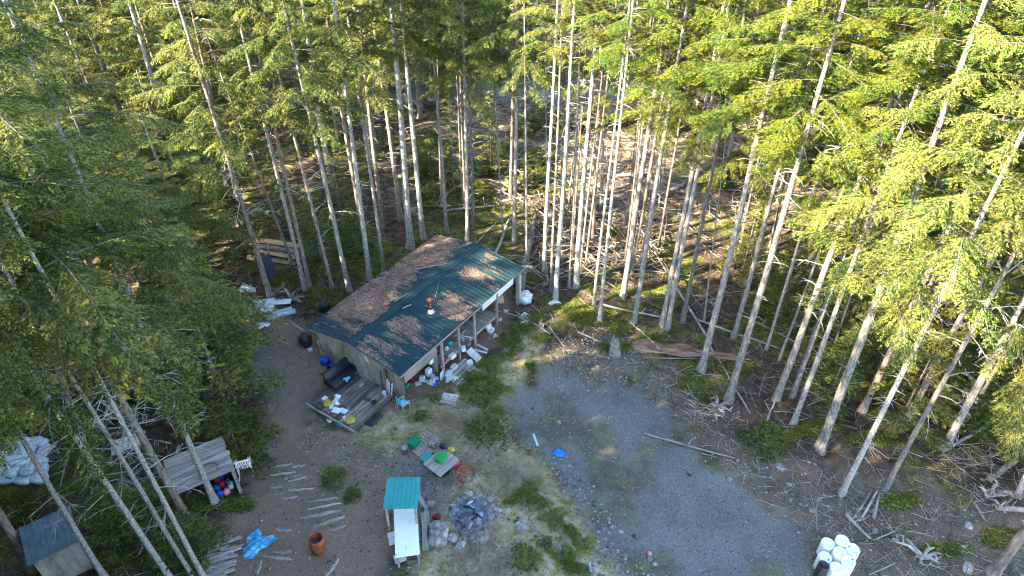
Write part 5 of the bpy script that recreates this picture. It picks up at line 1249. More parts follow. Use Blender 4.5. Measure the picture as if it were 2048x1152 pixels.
# jugs beside lean-to
for i, (q, mt, lab) in enumerate((((437, 966), M_RED, "red fuel can nearest the tree by the lean-to"), ((447, 974), M_RED, "red fuel can in the middle of the coloured cans"), ((446, 961), M_DBLUE, "blue can against the lean-to's near post"), ((459, 969), M_BLUE, "bright blue jug on the right of the coloured cans"),
        ((436, 982), M_BLUE, "bright blue jug in front of the nearest red can"), ((443, 992), M_DBLUE, "blue can at the bottom of the coloured cans"), ((455, 988), M_PINK, "pink box at the bottom right of the coloured cans"), ((464, 975), M_SACK, "pale blue bag right of the coloured cans"))):
    o = thing('fuel_can', lab, 'can', gp(*q), i * .7); MB().box((0, 0, .17), (.28, .2, .34), None, 0, .05).build('body', mt, o, True)
    MB().tube([(-.08, 0, .34), (-.08, 0, .41), (.06, 0, .41), (.06, 0, .34)], .018, 5).build('handle', mt, o); MB().tube([(.11, 0, .33), (.14, 0, .4)], .028, 6).build('cap', M_BLACK, o)
# white slatted panel glimpsed behind trunks
pallet(gp(262, 895) + np.array([0, 0, .3]), .5, 1.6, .9, 6, "white slatted panel half hidden behind the long pale trunk at the left", M_OFFW, cov=.88)
# plank heap bottom left
rr = random.Random(33)
base_a = ang((400, 1152), (480, 1122))
for i in range(46):
    u, v = rr.uniform(0, 1), i / 46
    px_, py_ = 392 + 55 * u + 26 * (1 - v), 1090 + 75 * v + rr.uniform(-4, 4)
    p = gp(px_, py_); L = rr.uniform(.55, 1.5)
    o = MB().box((0, 0, 0), (L, rr.uniform(.09, .17), rr.uniform(.03, .06)), None, 0, .006).build('scrap_plank', M_BOARDP if i % 3 else M_BOARD)
    place(o, (p[0], p[1], p[2] + .06 + .16 * rr.random()), rot=(rr.uniform(-.15, .15), rr.uniform(-.1, .1), base_a + rr.uniform(-.12, .12)))
    tag(o, "one of the weathered scrap planks heaped at the bottom left", 'plank', "heap of scrap planks at the bottom left")
# blue tarp, barrel
cloth('tarp', gp(513, 1090), (1.25, 1.55), M_TARP, "crumpled bright blue tarp lying on the dirt yard", 'tarp', 31, .16, -.5, .12)
br = thing('burn_barrel', "rusty open burn barrel standing in the dirt yard", 'barrel', gp(638, 1100))
MB().lathe([(0, .02), (.30, 0), (.31, .3), (.32, .31), (.31, .33), (.31, .6), (.32, .61), (.31, .63), (.31, .9), (.285, .9), (.285, .45), (0, .43)], 24).build('drum', M_RUST, br, True)
MB().lathe([(0, .0), (.28, 0.01)], 16, c=(0, 0, .47)).build('ash_fill', M_ASH, br)
# bleached slats embedded in the yard
SL = [((527, 938), (585, 928)), ((583, 934), (611, 931)), ((540, 951), (592, 945)), ((567, 957), (606, 949)), ((576, 963), (614, 954)), ((540, 976), (566, 973)), ((577, 981), (628, 977)), ((545, 990), (570, 986)), ((565, 998), (595, 994)),
      ((610, 1004), (676, 996)), ((615, 1019), (683, 1006)), ((601, 1036), (683, 1021)), ((625, 1054), (690, 1033)), ((657, 1062), (692, 1052)), ((550, 1058), (584, 1062)), ((546, 1103), (585, 1104)), ((527, 1112), (584, 1120)), ((512, 1150), (522, 1122)), ((651, 1154), (678, 1118))]
SLN = ["topmost", "second", "third", "fourth", "fifth", "sixth", "seventh", "eighth", "ninth", "tenth", "eleventh", "twelfth", "thirteenth", "fourteenth"]
for i, (a, b) in enumerate(SL):
    A, B_ = gp(*a), gp(*b); L = np.linalg.norm(B_ - A); wd_ = .22 if i in (11, 12) else (.2 if i >= 14 else .12)
    V, F = [], []; nsg = 8; rr_ = random.Random(i)
    for k in range(nsg + 1):
        t = k / nsg; w_ = wd_ * (.35 + .65 * math.sin(math.pi * (t * .85 + .1))) * rr_.uniform(.7, 1.1); w0 = A + (B_ - A) * t; z = h1(w0[0], w0[1]) - A[2]
        for s, zz in ((-.5, .0), (-.42, .05), (.42, .05), (.5, 0)): V.append((L * t, s * w_ + .02 * math.sin(k * 1.7 + i), z + zz))
    for k in range(nsg):
        for j in range(3): F.append((k * 4 + j, k * 4 + j + 4, k * 4 + j + 5, k * 4 + j + 1))
    o = MB().add(V, F).build('bleached_slat', M_DEADWOOD); place(o, (A[0], A[1], A[2] - .005), math.atan2(B_[1] - A[1], B_[0] - A[0]))
    lab = f"bleached wood slat in the dirt yard, {SLN[i]} down from the rocking chair" if i < 14 else ["short bleached slat above the blue tarp", "pale plank right of the blue tarp, upper of two", "pale plank right of the blue tarp, lower of two", "grey plank at the bottom edge left of the barrel", "wide pale plank at the bottom edge below the burn barrel"][i - 14]
    tag(o, lab, 'slat')

# ------------------------------------------------------------------ gravel pad and stony bank
lid_ = MB().lathe([(.0, .10), (.30, .10), (.34, .06), (.35, 0)], 20).build('barrel_lid', M_BLUE, None, True); lid_.scale = (.85, .85, .8); place(lid_, gp(1118, 906), rot=(-.15, .1, 0)); tag(lid_, "bright blue round lid lying at the left edge of the gravel pad", 'lid')
o = MB().blob((0, 0, .08), (.11, .1, .09), random.Random(5), 9, 6, .1).build('float_ball', M_PINK, None, True); place(o, gp(1299, 1109)); tag(o, "small pink float at the lower left edge of the gravel pad", 'float')
slab(1071, 880, (.12, .85, .03), M_FOAMB, "thin blue-grey strip lying at the gravel pad's left edge", .25, None, 'strip', 'strip')
slab(1183, 1146, (.09, .9, .04), M_FOAMB, "thin blue-grey strip at the bottom edge below the shrubs", .1, None, 'strip', 'strip')
drum_xy = [(1655, 1089), (1682, 1087), (1703, 1104), (1678, 1110), (1650, 1115), (1694, 1128), (1672, 1138)]
dl = ["upper left drum of the white cluster", "topmost right drum of the white cluster", "rightmost drum of the white cluster with a black bung", "white drum in the middle of the cluster", "leftmost white drum, behind the black pipe", "lower right drum of the white cluster with a black bung", "lowest white drum, right beside the black pipe"]
dm = MB().lathe([(0, 0), (.26, 0), (.285, .04), (.29, .22), (.283, .25), (.29, .28), (.29, .60), (.283, .63), (.29, .66), (.285, .83), (.25, .88), (.235, .865), (0, .86)], 24).mesh('drum_body', M_WHITEP, True)
dcap = MB().lathe([(.03, 0), (.03, .025), (0, .025)], 8).mesh('bung', M_BLACK); dcap2 = MB().lathe([(.035, 0), (.035, .03), (0, .03)], 8).mesh('bung', M_WHITEP)
for i, q in enumerate(drum_xy):
    p = on(q[0], q[1], .5); p = np.array([p[0], p[1], h1(p[0], p[1])])
    o = thing('plastic_drum', dl[i], 'drum', p, i * 1.3, "white plastic drums on the gravel pad")
    obj('body', dm, o); obj('bung', dcap if i in (2, 4, 5) else dcap2, o, loc=(.17, 0, .862)); obj('bung', dcap2, o, loc=(-.17, 0, .862))
p = on(1646, 1134, .6); p = np.array([p[0], p[1], h1(p[0], p[1])])
pf = [(.20, 0)]
for i in range(16): z = .07 * i; pf += [(.225, z + .01), (.225, z + .035), (.205, z + .045), (.205, z + .065)]
pf += [(.185, 1.12), (.185, .05), (0, .04)]
cp = thing('culvert_pipe', "black corrugated pipe standing upright beside the white drums", 'pipe', p); MB().lathe(pf, 24).build('pipe_wall', M_BLACK, cp, True)
# big rotten log
V, F = [], []; A, B_ = gp(1262, 690), gp(1500, 722); L = np.linalg.norm(B_ - A); rr_ = np.random.default_rng(8)
n1, n2 = 34, 16
for i in range(n1 + 1):
    t = i / n1; r = (.33 + .10 * math.sin(t * 5) + .08 * math.sin(t * 17)) * (1 - .35 * t) * min(1, .4 + t * 6) * min(1, .3 + (1 - t) * 5)
    for k in range(n2):
        a = math.pi * (k / (n2 - 1)) ; rg = r * (1 + .16 * math.sin(a * 9 + t * 3) + rr_.normal() * .05)
        V.append((L * t, rg * math.cos(a) * 1.25, rg * math.sin(a) * .8 - .05))
for i in range(n1):
    for k in range(n2 - 1): F.append((i * n2 + k, i * n2 + n2 + k, i * n2 + n2 + k + 1, i * n2 + k + 1))
o = MB().add(V, F).build('rotten_log', M_ROT); place(o, A, math.atan2(B_[1] - A[1], B_[0] - A[0])); tag(o, "huge split rotten orange log at the edge of the trees", 'log')
st_ = MB(); st_.tube([(0, 0, -.2), (0, 0, .1), (.02, .03, .5), (.05, .05, .95)], [.46, .36, .29, .26], 11)
for k in range(9):
    a = k * .7; h_ = .95 + .55 * random.Random(k + 50).random(); st_.tube([(.05 + .2 * math.cos(a), .05 + .2 * math.sin(a), .8), (.06 + .19 * math.cos(a), .05 + .18 * math.sin(a), h_)], [.075, .012], 4)
o = st_.build('broken_stump', M_DEADWOOD); place(o, gp(1229, 706), .4, rot=(.12, -.15, .4)); tag(o, "pale splintered stump above the head of the gravel pad", 'stump')
LOGS = [((1285, 867), (1468, 918), .065, .045, "straight pale pole lying along the right edge of the gravel pad", M_DEADWOOD),
 ((1300, 718), (1430, 722), .035, .02, "thin white stick lying in front of the rotten orange log", M_DEADWOOD),
 ((1252, 640), (1318, 705), .06, .03, "white pole slanting down to the head of the rotten orange log", M_DEADWOOD),
 ((1412, 680), (1500, 830), .06, .05, "long pole slanting past the thick trunk at the end of the rotten log", M_DEADWOOD),
 ((1200, 610), (1325, 640), .08, .05, "grey pole lying across the moss right of the white twin stems", M_DEADWOOD),
 ((1085, 575), (1130, 545), .11, .08, "grey log end lying behind the tall clean trunk", M_LOGBARK),
 ((1530, 850), (1560, 780), .05, .04, "short pale pole beside the dark green bushy sapling", M_DEADWOOD),
 ((1500, 870), (1517, 946), .05, .03, "thin white pole pointing down at the stony bank", M_DEADWOOD),
 ((1978, 960), (2060, 905), .16, .13, "grey log leaning out at the right edge", M_LOGBARK),
 ((1975, 985), (2070, 1000), .15, .14, "thick grey log lying at the right edge, upper of two", M_LOGBARK),
 ((1990, 1018), (2070, 1030), .14, .13, "thick grey log lying at the right edge, lower of two", M_LOGBARK),
 ((1885, 905), (2040, 815), .10, .06, "long mossy pole slanting up among the right-hand boughs", M_DEADWOOD),
 ((1690, 1030), (1740, 1080), .10, .05, "bleached broken slab nearest the white drums", M_DEADWOOD),
 ((1705, 1040), (1742, 985), .06, .05, "left of the grey driftwood sticks on the bank", M_DEADWOOD),
 ((1718, 1045), (1750, 990), .06, .05, "middle of the grey driftwood sticks on the bank", M_DEADWOOD),
 ((1746, 1040), (1756, 992), .09, .07, "thick upright-lying driftwood stick on the bank", M_DEADWOOD),
 ((1708, 1025), (1740, 1062), .09, .03, "pinkish split slab on the bank above the drums", M_ROT),
 ((1810, 1080), (1838, 1115), .09, .04, "broken pale slab in the lower right rubble", M_DEADWOOD),
 ((1945, 1005), (1970, 1045), .07, .05, "short log standing askew on the right-hand mound", M_LOGBARK),
 ((1745, 1082), (1790, 1065), .04, .03, "short reddish stick on the stony bank right of the drums", M_DEADWOOD),
 ((1735, 1152), (1780, 1136), .03, .02, "thin pale twig at the bottom edge right of the drums", M_DEADWOOD),
 ((1030, 625), (1100, 670), .06, .04, "brown pole lying in the moss below the white frame", M_LOGBARK),
 ((975, 618), (1046, 640), .04, .03, "thin pole running from the white-panelled posts to the concrete block", M_DEADWOOD),
 ((1098, 655), (1128, 700), .06, .03, "forked dead stick above the gravel pad's upper left", M_DEADWOOD),
 ((1155, 665), (1212, 690), .04, .03, "arched thin dead branch left of the splintered stump", M_DEADWOOD),
 ((940, 500), (998, 445), .05, .04, "grey pole resting against the far gable corner", M_DEADWOOD),
 ((988, 520), (1022, 440), .11, .09, "white-barked log lying behind the cabin's far corner", M_BARKW),
 ((1120, 475), (1215, 405), .10, .07, "long grey log rising to the right in the deadfall tangle", M_DEADWOOD),
 ((1125, 445), (1180, 425), .06, .05, "short straight pole lying above the deadfall tangle", M_DEADWOOD),
 ((880, 425), (990, 418), .11, .08, "dark log lying across the near edge of the sunny slash", M_LOGBARK),
 ((950, 408), (1000, 432), .05, .03, "orange pole slanting at the edge of the sunny slash", M_ROT),
 ((1000, 405), (1100, 390), .10, .06, "sunlit tan log lying left in the sunny slash", M_DEADWOOD),
 ((1215, 355), (1300, 352), .13, .09, "bright sunlit log lying along the middle of the slash", M_CUT),
 ((1318, 398), (1370, 372), .24, .2, "thick sawn log with a bright cut end in the slash", M_LOGBARK),
 ((1300, 440), (1340, 432), .07, .05, "pale log end behind the fused trunks", M_DEADWOOD),
 ((1270, 540), (1400, 560), .05, .03, "thin pole low behind the fused trunks", M_DEADWOOD),
 ((1390, 640), (1560, 700), .07, .05, "long dim pole crossing behind the thick front trunks", M_DEADWOOD),
 ((1510, 645), (1590, 690), .06, .05, "brown pole ending at the tall bright trunk", M_LOGBARK)]
for i, (a, b, r0, r1, lab, mt) in enumerate(LOGS):
    cut_log(a, b, r0, r1, lab, mt, lift=.03, endl=.06 + .1 * (i % 3), stubs=2 if r0 < .08 else 4, cat='log' if r0 > .08 else 'pole')
# long leaning pole from the middle stand
A, B_ = gp(1422, 690), gp(1262, 425)
B2 = at(1262, 425, 1.4); o = thing('leaning_pole', "long bleached pole slanting through the grey trunks of the middle stand", 'pole', A)
MB().tube([(0, 0, .1), tuple((B2 - A) * .5), tuple(B2 - A)], [.075, .065, .04], 7).build('stem', M_DEADWOOD, o, True)
for t in (.3, .45, .7): MB().tube([tuple((B2 - A) * t), tuple((B2 - A) * t + np.array([.35, .1, .35]))], [.02, .008], 4).build('branch_stub', M_TWIG, o)
rt = thing('root_wad', "bleached twisted root at the foot of the thick pinkish trunk", 'root', gp(1432, 820), 0)
for i, (x, y, z) in enumerate(((.9, .3, .3), (.2, .5, .5), (-.2, -.9, .2), (.1, -.5, .5), (.8, -.2, .15), (-.4, .2, .3))): MB().tube([(0, 0, .12), (x * .5, y * .5 + .1, z * .7 + .1), (x, y, z * .5)], [.1, .07, .02], 6).build('root_arm', M_DEADWOOD, rt, True); root_fork(rt, x, y, z, i)
rt = thing('root_wad', "pale twisted root snag on the right-hand mound beside the grey logs", 'root', gp(1975, 1000), 0)
for i, (x, y, z) in enumerate(((.3, .3, .9), (-.4, .4, .5), (.2, -.7, .3), (.6, -.1, .4))): MB().tube([(0, 0, .12), (x * .5, y * .5 + .1, z * .7 + .1), (x, y, z)], [.1, .07, .02], 6).build('root_arm', M_DEADWOOD, rt, True); root_fork(rt, x, y, z, i)
rt = thing('root_wad', "bleached driftwood root lying among the lower right rubble", 'root', gp(1845, 1118), 0)
for i, (x, y, z) in enumerate(((1.1, .1, .2), (.6, -.3, .1), (-.9, .8, .2), (.5, .4, .3), (-.3, -.3, .2))): MB().tube([(0, 0, .1), (x * .5, y * .5 + .1, z * .7 + .1), (x, y, z * .5)], [.1, .07, .02], 6).build('root_arm', M_DEADWOOD, rt, True); root_fork(rt, x, y, z, i)
ROCKS = [((1560, 935), .30), ((1580, 970), .20), ((1545, 930), .22), ((1636, 1000), .22), ((1730, 1036), .26), ((1750, 1062), .24), ((1718, 958), .22), ((1936, 1052), .26), ((1934, 1138), .34), ((1925, 1094), .18), ((1500, 1020), .14), ((1625, 1022), .24), ((1600, 1022), .2),
         ((1460, 958), .16), ((1118, 845), .16), ((1092, 852), .1), ((1140, 875), .14), ((1250, 1110), .16), ((1300, 1118), .2), ((1310, 1128), .14), ((1218, 1040), .12), ((1242, 1063), .14), ((1040, 1055), .34), ((1065, 1058), .26), ((1050, 1020), .2), ((1062, 1036), .18), ((1035, 1085), .22), ((1082, 1084), .12), ((1190, 1120), .16), ((1197, 1118), .12), ((1120, 1098), .3), ((1965, 960), .14), ((1855, 1050), .2), ((1870, 1020), .16), ((1190, 1140), .2), ((1060, 1010), .16)]
for i, (q, s_) in enumerate(ROCKS):
    if q[0] > 1440 and i % 2 == 0 and s_ < .3: continue
    s_ *= .85
    zone_ = "right-hand bank" if q[0] > 1440 else ("gravel pad's left side" if q[0] > 1085 else "shrubby edge right of the fire pit")
    rock(q[0], q[1], s_, s_ * .8, s_ * .6, f"loose grey rock lying on the {zone_}", 300 + i, name='loose_rock', group=f"loose rocks on the {zone_}", n=8, m_=5, sink=.42)

SHR = [((1020, 700), 1.3, "bright green low shrub below the posts, right of the porch"), ((985, 735), 1.2, "low green shrub between the porch and the gravel pad"), ((1060, 738), 1.1, "green shrub at the gravel pad's upper left corner"), ((1040, 665), 1.2, "green shrub below the white frame on the moss"), ((1080, 680), .9, "leafy green shrub below the tipped grey bucket"),
       ((995, 830), 1.0, "yellow-green shrub on the gravel pad's left rim"), ((1000, 785), 1.0, "green shrub just above the yellow-green one on the pad's rim"), ((945, 760), 1.1, "dark green shrub below the wire shelf"), ((930, 780), .8, "small dark shrub right of the small pallet"),
       ((1040, 1000), 1.0, "green shrub right of the fire pit ring"), ((1080, 1010), 1.0, "bright green shrub farther right of the fire pit"), ((1060, 985), .9, "green shrub above the rocks right of the fire pit"), ((1110, 1040), 1.0, "olive green shrub on the shrubby edge above the pad"), ((1140, 1070), 1.0, "mossy green shrub next to the slope down to the pad"), ((1165, 1090), .8, "small yellow-green shrub lowest on the slope to the pad"), ((1130, 1120), .9, "olive shrub near the bottom edge above the blue strip"), ((1090, 1090), .8, "olive shrub among the pale rocks near the bottom edge"),
       ((1150, 1145), .9, "dark green shrub at the bottom edge right of the dry grass"), ((870, 800), .7, "small green clump beside the small pallet"), ((840, 838), .8, "low green clump below the metal chair"), ((1020, 680), 1.0, "green shrub beside the offcuts at the last porch post"), ((1210, 700), .8, "mossy clump left of the splintered stump"), ((1060, 640), .9, "green clump right of the concrete block"), ((980, 770), 1.0, "dark shrub above the broad young spruce"),
       ((1210, 950), .18, "tiny green weed tuft in the upper part of the gravel pad"), ((1378, 951), .16, "tiny dark weed tuft on the right of the gravel pad"), ((1268, 1073), .2, "dark weed tuft at the gravel pad's lower left"), ((1065, 818), .16, "tiny weed tuft in the pad's upper left gravel"), ((1264, 927), .14, "tiny dark weed tuft below the blue lid")]
SHR_POS = [t for t in SHR if t[1] > .5]
# ------------------------------------------------------------------ fine cover: gravel, twigs, moss, grass, shrubs
rng = np.random.default_rng(77)
def scatter(poly_or_box, n, dens=None):
    if isinstance(poly_or_box, np.ndarray):
        lo, hi = poly_or_box.min(0) - .6, poly_or_box.max(0) + .6
    else: lo, hi = np.array(poly_or_box[0]), np.array(poly_or_box[1])
    P = rng.uniform(lo, hi, (n, 2))
    if isinstance(poly_or_box, np.ndarray): P = P[sdf(P, poly_or_box) + rng.normal(0, .35, n) < 0]
    if dens is not None: P = P[rng.random(len(P)) < dens(P)]
    return P
def in_view(P, m_=40):
    q = np.stack([P[:, 0], P[:, 1], np.full(len(P), -CAM_H)], 1); wd_ = q @ DR
    px_ = 1024 + FPX * (q @ RX) / wd_; py_ = 576 - FPX * (q @ UP) / wd_
    return (px_ > -m_) & (px_ < 2048 + m_) & (py_ > -m_) & (py_ < 1152 + m_)
OCT_F = np.array([(0, 2, 4), (2, 1, 4), (1, 3, 4), (3, 0, 4), (2, 0, 5), (1, 2, 5), (3, 1, 5), (0, 3, 5)])
def stones(name, P, s0, s1, mt, label, cat, pw=2.5):
    n = len(P); s_ = s0 + (s1 - s0) * rng.random(n) ** pw
    base = np.array([(-1, 0, 0), (1, 0, 0), (0, -1, 0), (0, 1, 0), (0, 0, 1), (0, 0, -1)], float)
    V = base[None] * rng.uniform(.6, 1.25, (n, 6, 1)) * s_[:, None, None]
    V[:, :, 2] *= .6
    a = rng.uniform(0, 6.28, n); c, s = np.cos(a), np.sin(a)
    x = V[:, :, 0] * c[:, None] - V[:, :, 1] * s[:, None]; y = V[:, :, 0] * s[:, None] + V[:, :, 1] * c[:, None]
    z = height(P[:, 0], P[:, 1])
    V = np.stack([x + P[:, 0:1], y + P[:, 1:2], V[:, :, 2] + z[:, None] + s_[:, None] * .2], -1)
    F = (OCT_F[None] + 6 * np.arange(n)[:, None, None]).reshape(-1, 3)
    o = obj(name, np_mesh(name, V.reshape(-1, 3), F, mt, rnd=np.repeat(rng.random(n), 8))); return tag(o, label, cat, None, 'stuff')
P = np.concatenate([scatter(PAD, 24000), scatter(YGRAV, 2500)])
stones('gravel', P[in_view(P)], .012, .055, M_GRAVEL, "loose grey gravel strewn over the pad", 'gravel', 3.0)
P = np.concatenate([scatter(BANK, 16000), scatter(YARD, 3500), scatter(LAWN, 4000), scatter(poly_w([(1090, 900), (1130, 900), (1260, 1090), (1340, 1160), (1200, 1160), (1150, 1010)]), 5000), scatter(poly_w([(1090, 690), (1250, 680), (1330, 770), (1140, 760)]), 3000)])
stones('rubble', P[in_view(P)], .012, .11, M_GRAVEL, "small stones scattered over the yard and the banks", 'rubble', 3.5)
def twigs(name, P, l0, l1, r, mt, label, cat, lift=.05, tilt=.12, yaw=None):
    n = len(P); a = rng.uniform(0, 6.28, n) if yaw is None else rng.normal(yaw, .5, n); L = l0 + (l1 - l0) * rng.random(n) ** 2
    z = height(P[:, 0], P[:, 1]); rr_ = r * rng.uniform(.5, 1.4, n) * (.6 + .4 * L / l1)
    D = np.stack([np.cos(a), np.sin(a), rng.normal(0, tilt, n)], 1); S = np.stack([-np.sin(a), np.cos(a), np.zeros(n)], 1)
    C_ = np.stack([P[:, 0], P[:, 1], z + lift * rng.uniform(.4, 1.6, n) + rr_], 1)
    B_ = np.array([0, 0, 1.0])
    def ringv(c, k): return [c + S * (rr_ * k)[:, None] * math.cos(q) + B_ * (rr_ * k)[:, None] * math.sin(q) for q in (-.52, 1.57, 3.66)]
    bend = S * (L * rng.normal(0, .06, n))[:, None]
    V = np.stack(ringv(C_ - D * (L / 2)[:, None], 1.0) + ringv(C_ + bend, .85) + ringv(C_ + D * (L / 2)[:, None], .45), 1)
    f = np.array([(i * 3 + k, i * 3 + (k + 1) % 3, i * 3 + 3 + (k + 1) % 3, i * 3 + 3 + k) for i in range(2) for k in range(3)])
    F = (f[None] + 9 * np.arange(n)[:, None, None]).reshape(-1, 4)
    o = obj(name, np_mesh(name, V.reshape(-1, 3), F, mt, rnd=np.repeat(rng.random(n), 6))); return tag(o, label, cat, None, 'stuff')
def wild(P):
    d_ = np.minimum(np.minimum(sdf(P, PAD), sdf(P, YARD)), np.minimum(sdf(P, LAWN), sdf(P, CABG)))
    return sstep(0.0, 1.0, d_)
P = scatter(((-30, 14), (30, 62)), 16000, wild); P = P[in_view(P)]
twigs('fallen_twigs', P, .25, 2.2, .016, M_LITTER, "dead twigs and sticks littering the forest floor", 'twigs')
P = scatter(SLASH, 2600); twigs('logging_slash', P[in_view(P)], .4, 4.0, .045, M_LITTER, "tangled broken branches in the sunny slash clearing", 'slash', .25, .25)
P = scatter(poly_w([(1060, 400), (1330, 400), (1330, 560), (1060, 560)]), 900); twigs('deadfall_tangle', P, .8, 4.5, .035, M_LITTER, "tangle of grey deadfall sticks under the middle stand", 'deadfall', .25, .2)
P = scatter(poly_w([(1330, 780), (1420, 800), (1480, 860), (1400, 870)]), 500); twigs('brush_heap', P, .3, 1.8, .016, M_LITTER, "grey brushwood tangle on the slope right of the gravel pad", 'brushwood', .18, .3)
P = scatter(poly_w([(1850, 900), (1990, 900), (2060, 1000), (1960, 1010), (1880, 960)]), 600); twigs('root_brush', P, .3, 1.6, .014, M_LITTER, "grey brushwood tangle on the right-hand mound", 'brushwood', .25, .35)
P = scatter(BANK, 5200); twigs('bank_twigs', P[in_view(P)], .15, 1.3, .014, M_LITTER, "small twigs and splinters strewn over the stony bank", 'twigs')
P = scatter(YARD, 4500); twigs('yard_chips', P[in_view(P)], .06, .35, .012, M_LITTER, "wood chips and twigs strewn over the dirt yard", 'chips', .01, .05)

def tufts(name, P, per, hgt, spread, wid, mt, label, cat, up=1.0, kind='stuff', out=None):
    n = len(P) * per; Q = np.repeat(P, per, 0) + rng.normal(0, spread, (len(P) * per, 2)); z = height(Q[:, 0], Q[:, 1])
    a = rng.uniform(0, 6.28, n); el = rng.uniform(.2, 1.0, n) * up
    D = unit(np.stack([np.cos(a), np.sin(a), el], 1)); S = unit(np.cross(D, rng.normal(size=(n, 3))))
    V, F = quads(np.stack([Q[:, 0], Q[:, 1], z + .01 + rng.uniform(0, hgt * .5, n)], 1), D, S, rng.uniform(.5, 1.3, n) * hgt, rng.uniform(.6, 1.3, n) * wid)
    o = obj(name, np_mesh(name, V, F, mt, rnd=rng.random(n))); return tag(o, label, cat, None, kind)
def mossd(P): return sstep(.44, .58, fbm(P[:, 0] * .35, P[:, 1] * .35, 77, 5)) * sstep(.36, .56, fbm(P[:, 0] * 1.7, P[:, 1] * 1.7, 21, 4)) * wild(P)
P = scatter(((-30, 14), (30, 64)), 60000, mossd); P = P[in_view(P)]
tufts('moss', P, 5, .10, .10, .05, M_MOSS, "yellow-green moss cushions on the forest floor", 'moss', .8)
MOSSP = [(1180, 640, 40, 20), (1240, 660, 22, 18), (1330, 700, 50, 10), (1390, 770, 40, 18), (1420, 800, 30, 12), (470, 1010, 40, 14), (400, 1010, 30, 14), (1330, 610, 26, 12), (1300, 690, 30, 8), (660, 590, 60, 10), (700, 555, 50, 8), (1560, 870, 40, 14), (1620, 860, 30, 14), (30, 1010, 50, 30), (230, 1130, 50, 20), (1150, 620, 40, 14), (1470, 740, 40, 12), (900, 440, 60, 8), (960, 450, 40, 8), (1800, 1000, 40, 16), (1890, 1100, 50, 14), (2000, 1080, 40, 20), (1640, 850, 50, 14), (1740, 880, 50, 16), (1950, 880, 60, 20), (1130, 600, 30, 8), (1080, 560, 30, 8), (1230, 620, 30, 8), (1480, 660, 50, 8), (640, 610, 40, 8), (560, 560, 40, 12), (1240, 700, 24, 10)]
mp_ = []
for (x, y, sx, sy) in MOSSP:
    for _ in range(420):
        a, r = rng.uniform(0, 6.28), math.sqrt(rng.random()); mp_.append(at(x + sx * r * math.cos(a), y + sy * r * math.sin(a))[:2])
tufts('moss_bank', np.array(mp_), 6, .12, .07, .05, M_MOSS, "thick mounds of bright moss between the trunks", 'moss', .8)
P = scatter(poly_w([(825, 320), (920, 290), (1110, 300), (1130, 400), (1000, 425), (835, 420)]), 6500, lambda P: sstep(.38, .50, fbm(P[:, 0] * .5, P[:, 1] * .5, 61, 4)))
tufts('slash_grass', P, 8, .3, .16, .07, M_MOSS, "yellow-green grass and ferns in the sunny slash", 'grass', .9)
LAWNG = scatter(LAWN, 14000, lambda P: sstep(.42, .6, fbm(P[:, 0] * .8, P[:, 1] * .8, 31, 4)))
tufts('yard_moss', LAWNG[in_view(LAWNG)], 4, .06, .09, .035, M_MOSS, "short mossy grass around the deck and the fire pit", 'moss', .9)
P = np.concatenate([scatter(TANG, 2600), scatter(poly_w([(935, 1085), (980, 1060), (1010, 1090), (1030, 1152), (1060, 1180), (900, 1180)]), 1700), scatter(poly_w([(800, 800), (850, 830), (830, 860), (780, 850)]), 160), scatter(poly_w([(1000, 930), (1100, 960), (1080, 985), (1000, 980)]), 350)])
tufts('dry_grass', P, 16, .42, .12, .014, M_DRYGRASS, "flattened tan dry grass right of the fire pit", 'grass', .55)
P = np.concatenate([at(q[0] + rng.normal(0, 16), q[1] + rng.normal(0, 10))[None, :2] for q, s_, l_ in SHR_POS for _ in range(9)]); tufts('shrub_dead_stems', P, 9, .3, .14, .012, M_DRYGRASS, "dead tan stems mixed through the low shrubs", 'dead stems', .9)
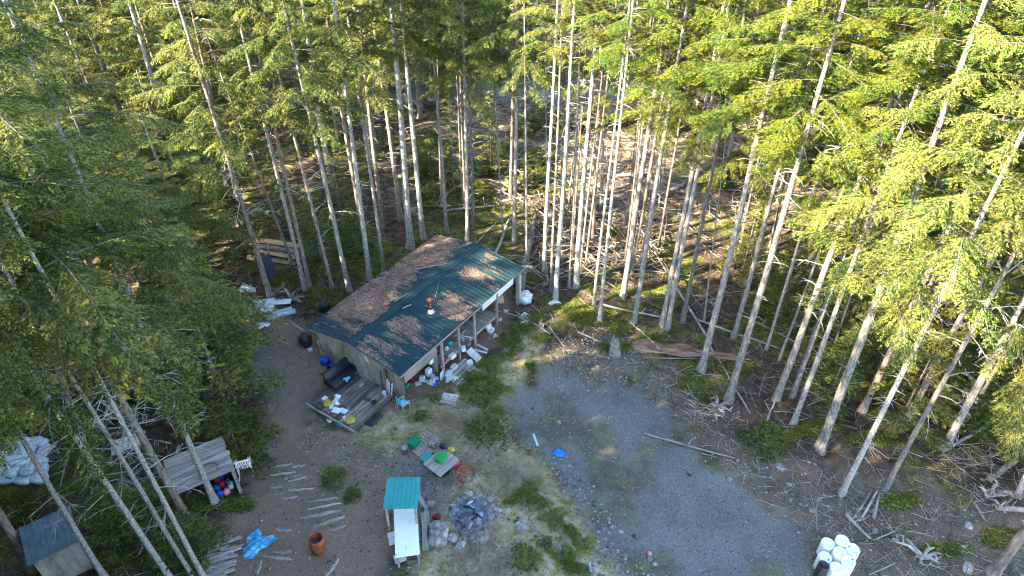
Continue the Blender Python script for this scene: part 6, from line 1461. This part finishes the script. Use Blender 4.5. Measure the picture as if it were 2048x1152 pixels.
P = scatter(LAWN, 8000, lambda P: sstep(.34, .48, fbm(P[:, 0] * .6, P[:, 1] * .6, 35, 4)))
tufts('sparse_dry_grass', P[in_view(P)], 7, .16, .12, .012, M_DRYGRASS, "sparse dry grass stems around the deck", 'grass', .6)
# shrubs: low leafy bushes one can tell apart
def shrub_mesh(seed, R_=.6, H_=.5, nl=1500, lsz=.075):
    rg = np.random.default_rng(seed); n = nl
    a = rg.uniform(0, 6.28, n); r = R_ * np.sqrt(rg.random(n)); lob = 1 + .3 * np.sin(3 * a + seed) + .2 * np.sin(5 * a + 2 * seed); r = r * lob
    z = H_ * np.sqrt(np.maximum(0, 1 - (r / (R_ * 1.5)) ** 2)) * rg.random(n) ** .5 * (.6 + .8 * vnoise(r * np.cos(a) * 4 + 9, r * np.sin(a) * 4 + 9, seed))
    P = np.stack([r * np.cos(a), r * np.sin(a), z], 1)
    D = unit(np.stack([np.cos(a) * .7 + rg.normal(0, .5, n), np.sin(a) * .7 + rg.normal(0, .5, n), rg.uniform(-.1, .9, n)], 1)); S = unit(np.cross(D, rg.normal(size=(n, 3))))
    V, F = quads(P, D, S, rg.uniform(.7, 1.5, n) * lsz, rg.uniform(.4, .7, n) * lsz)
    return np_mesh('foliage', V, F, M_SHRUB, rnd=rg.random(n))
SHM = [shrub_mesh(s) for s in (1, 2, 3, 4)]
STEM = MB()
for k in range(7): a = k * .9; STEM.tube([(0, 0, -.05), (.2 * math.cos(a), .2 * math.sin(a), .2), (.4 * math.cos(a), .4 * math.sin(a), .32)], [.012, .009, .004], 4)
STEM = STEM.mesh('stem', M_LOGBARK)
for i, (q, s_, lab) in enumerate(SHR):
    o = thing('shrub', lab, 'shrub', gp(*q), i * 1.1); obj('foliage', SHM[i % 4], o, scale=(s_ * .85 * (1 + .3 * math.sin(i * 2.3)), s_ * .85 * (1 + .3 * math.cos(i * 1.7)), s_ * (.75 + .35 * math.sin(i * 3.1)))); obj('stem', STEM, o, scale=(s_, s_, s_))
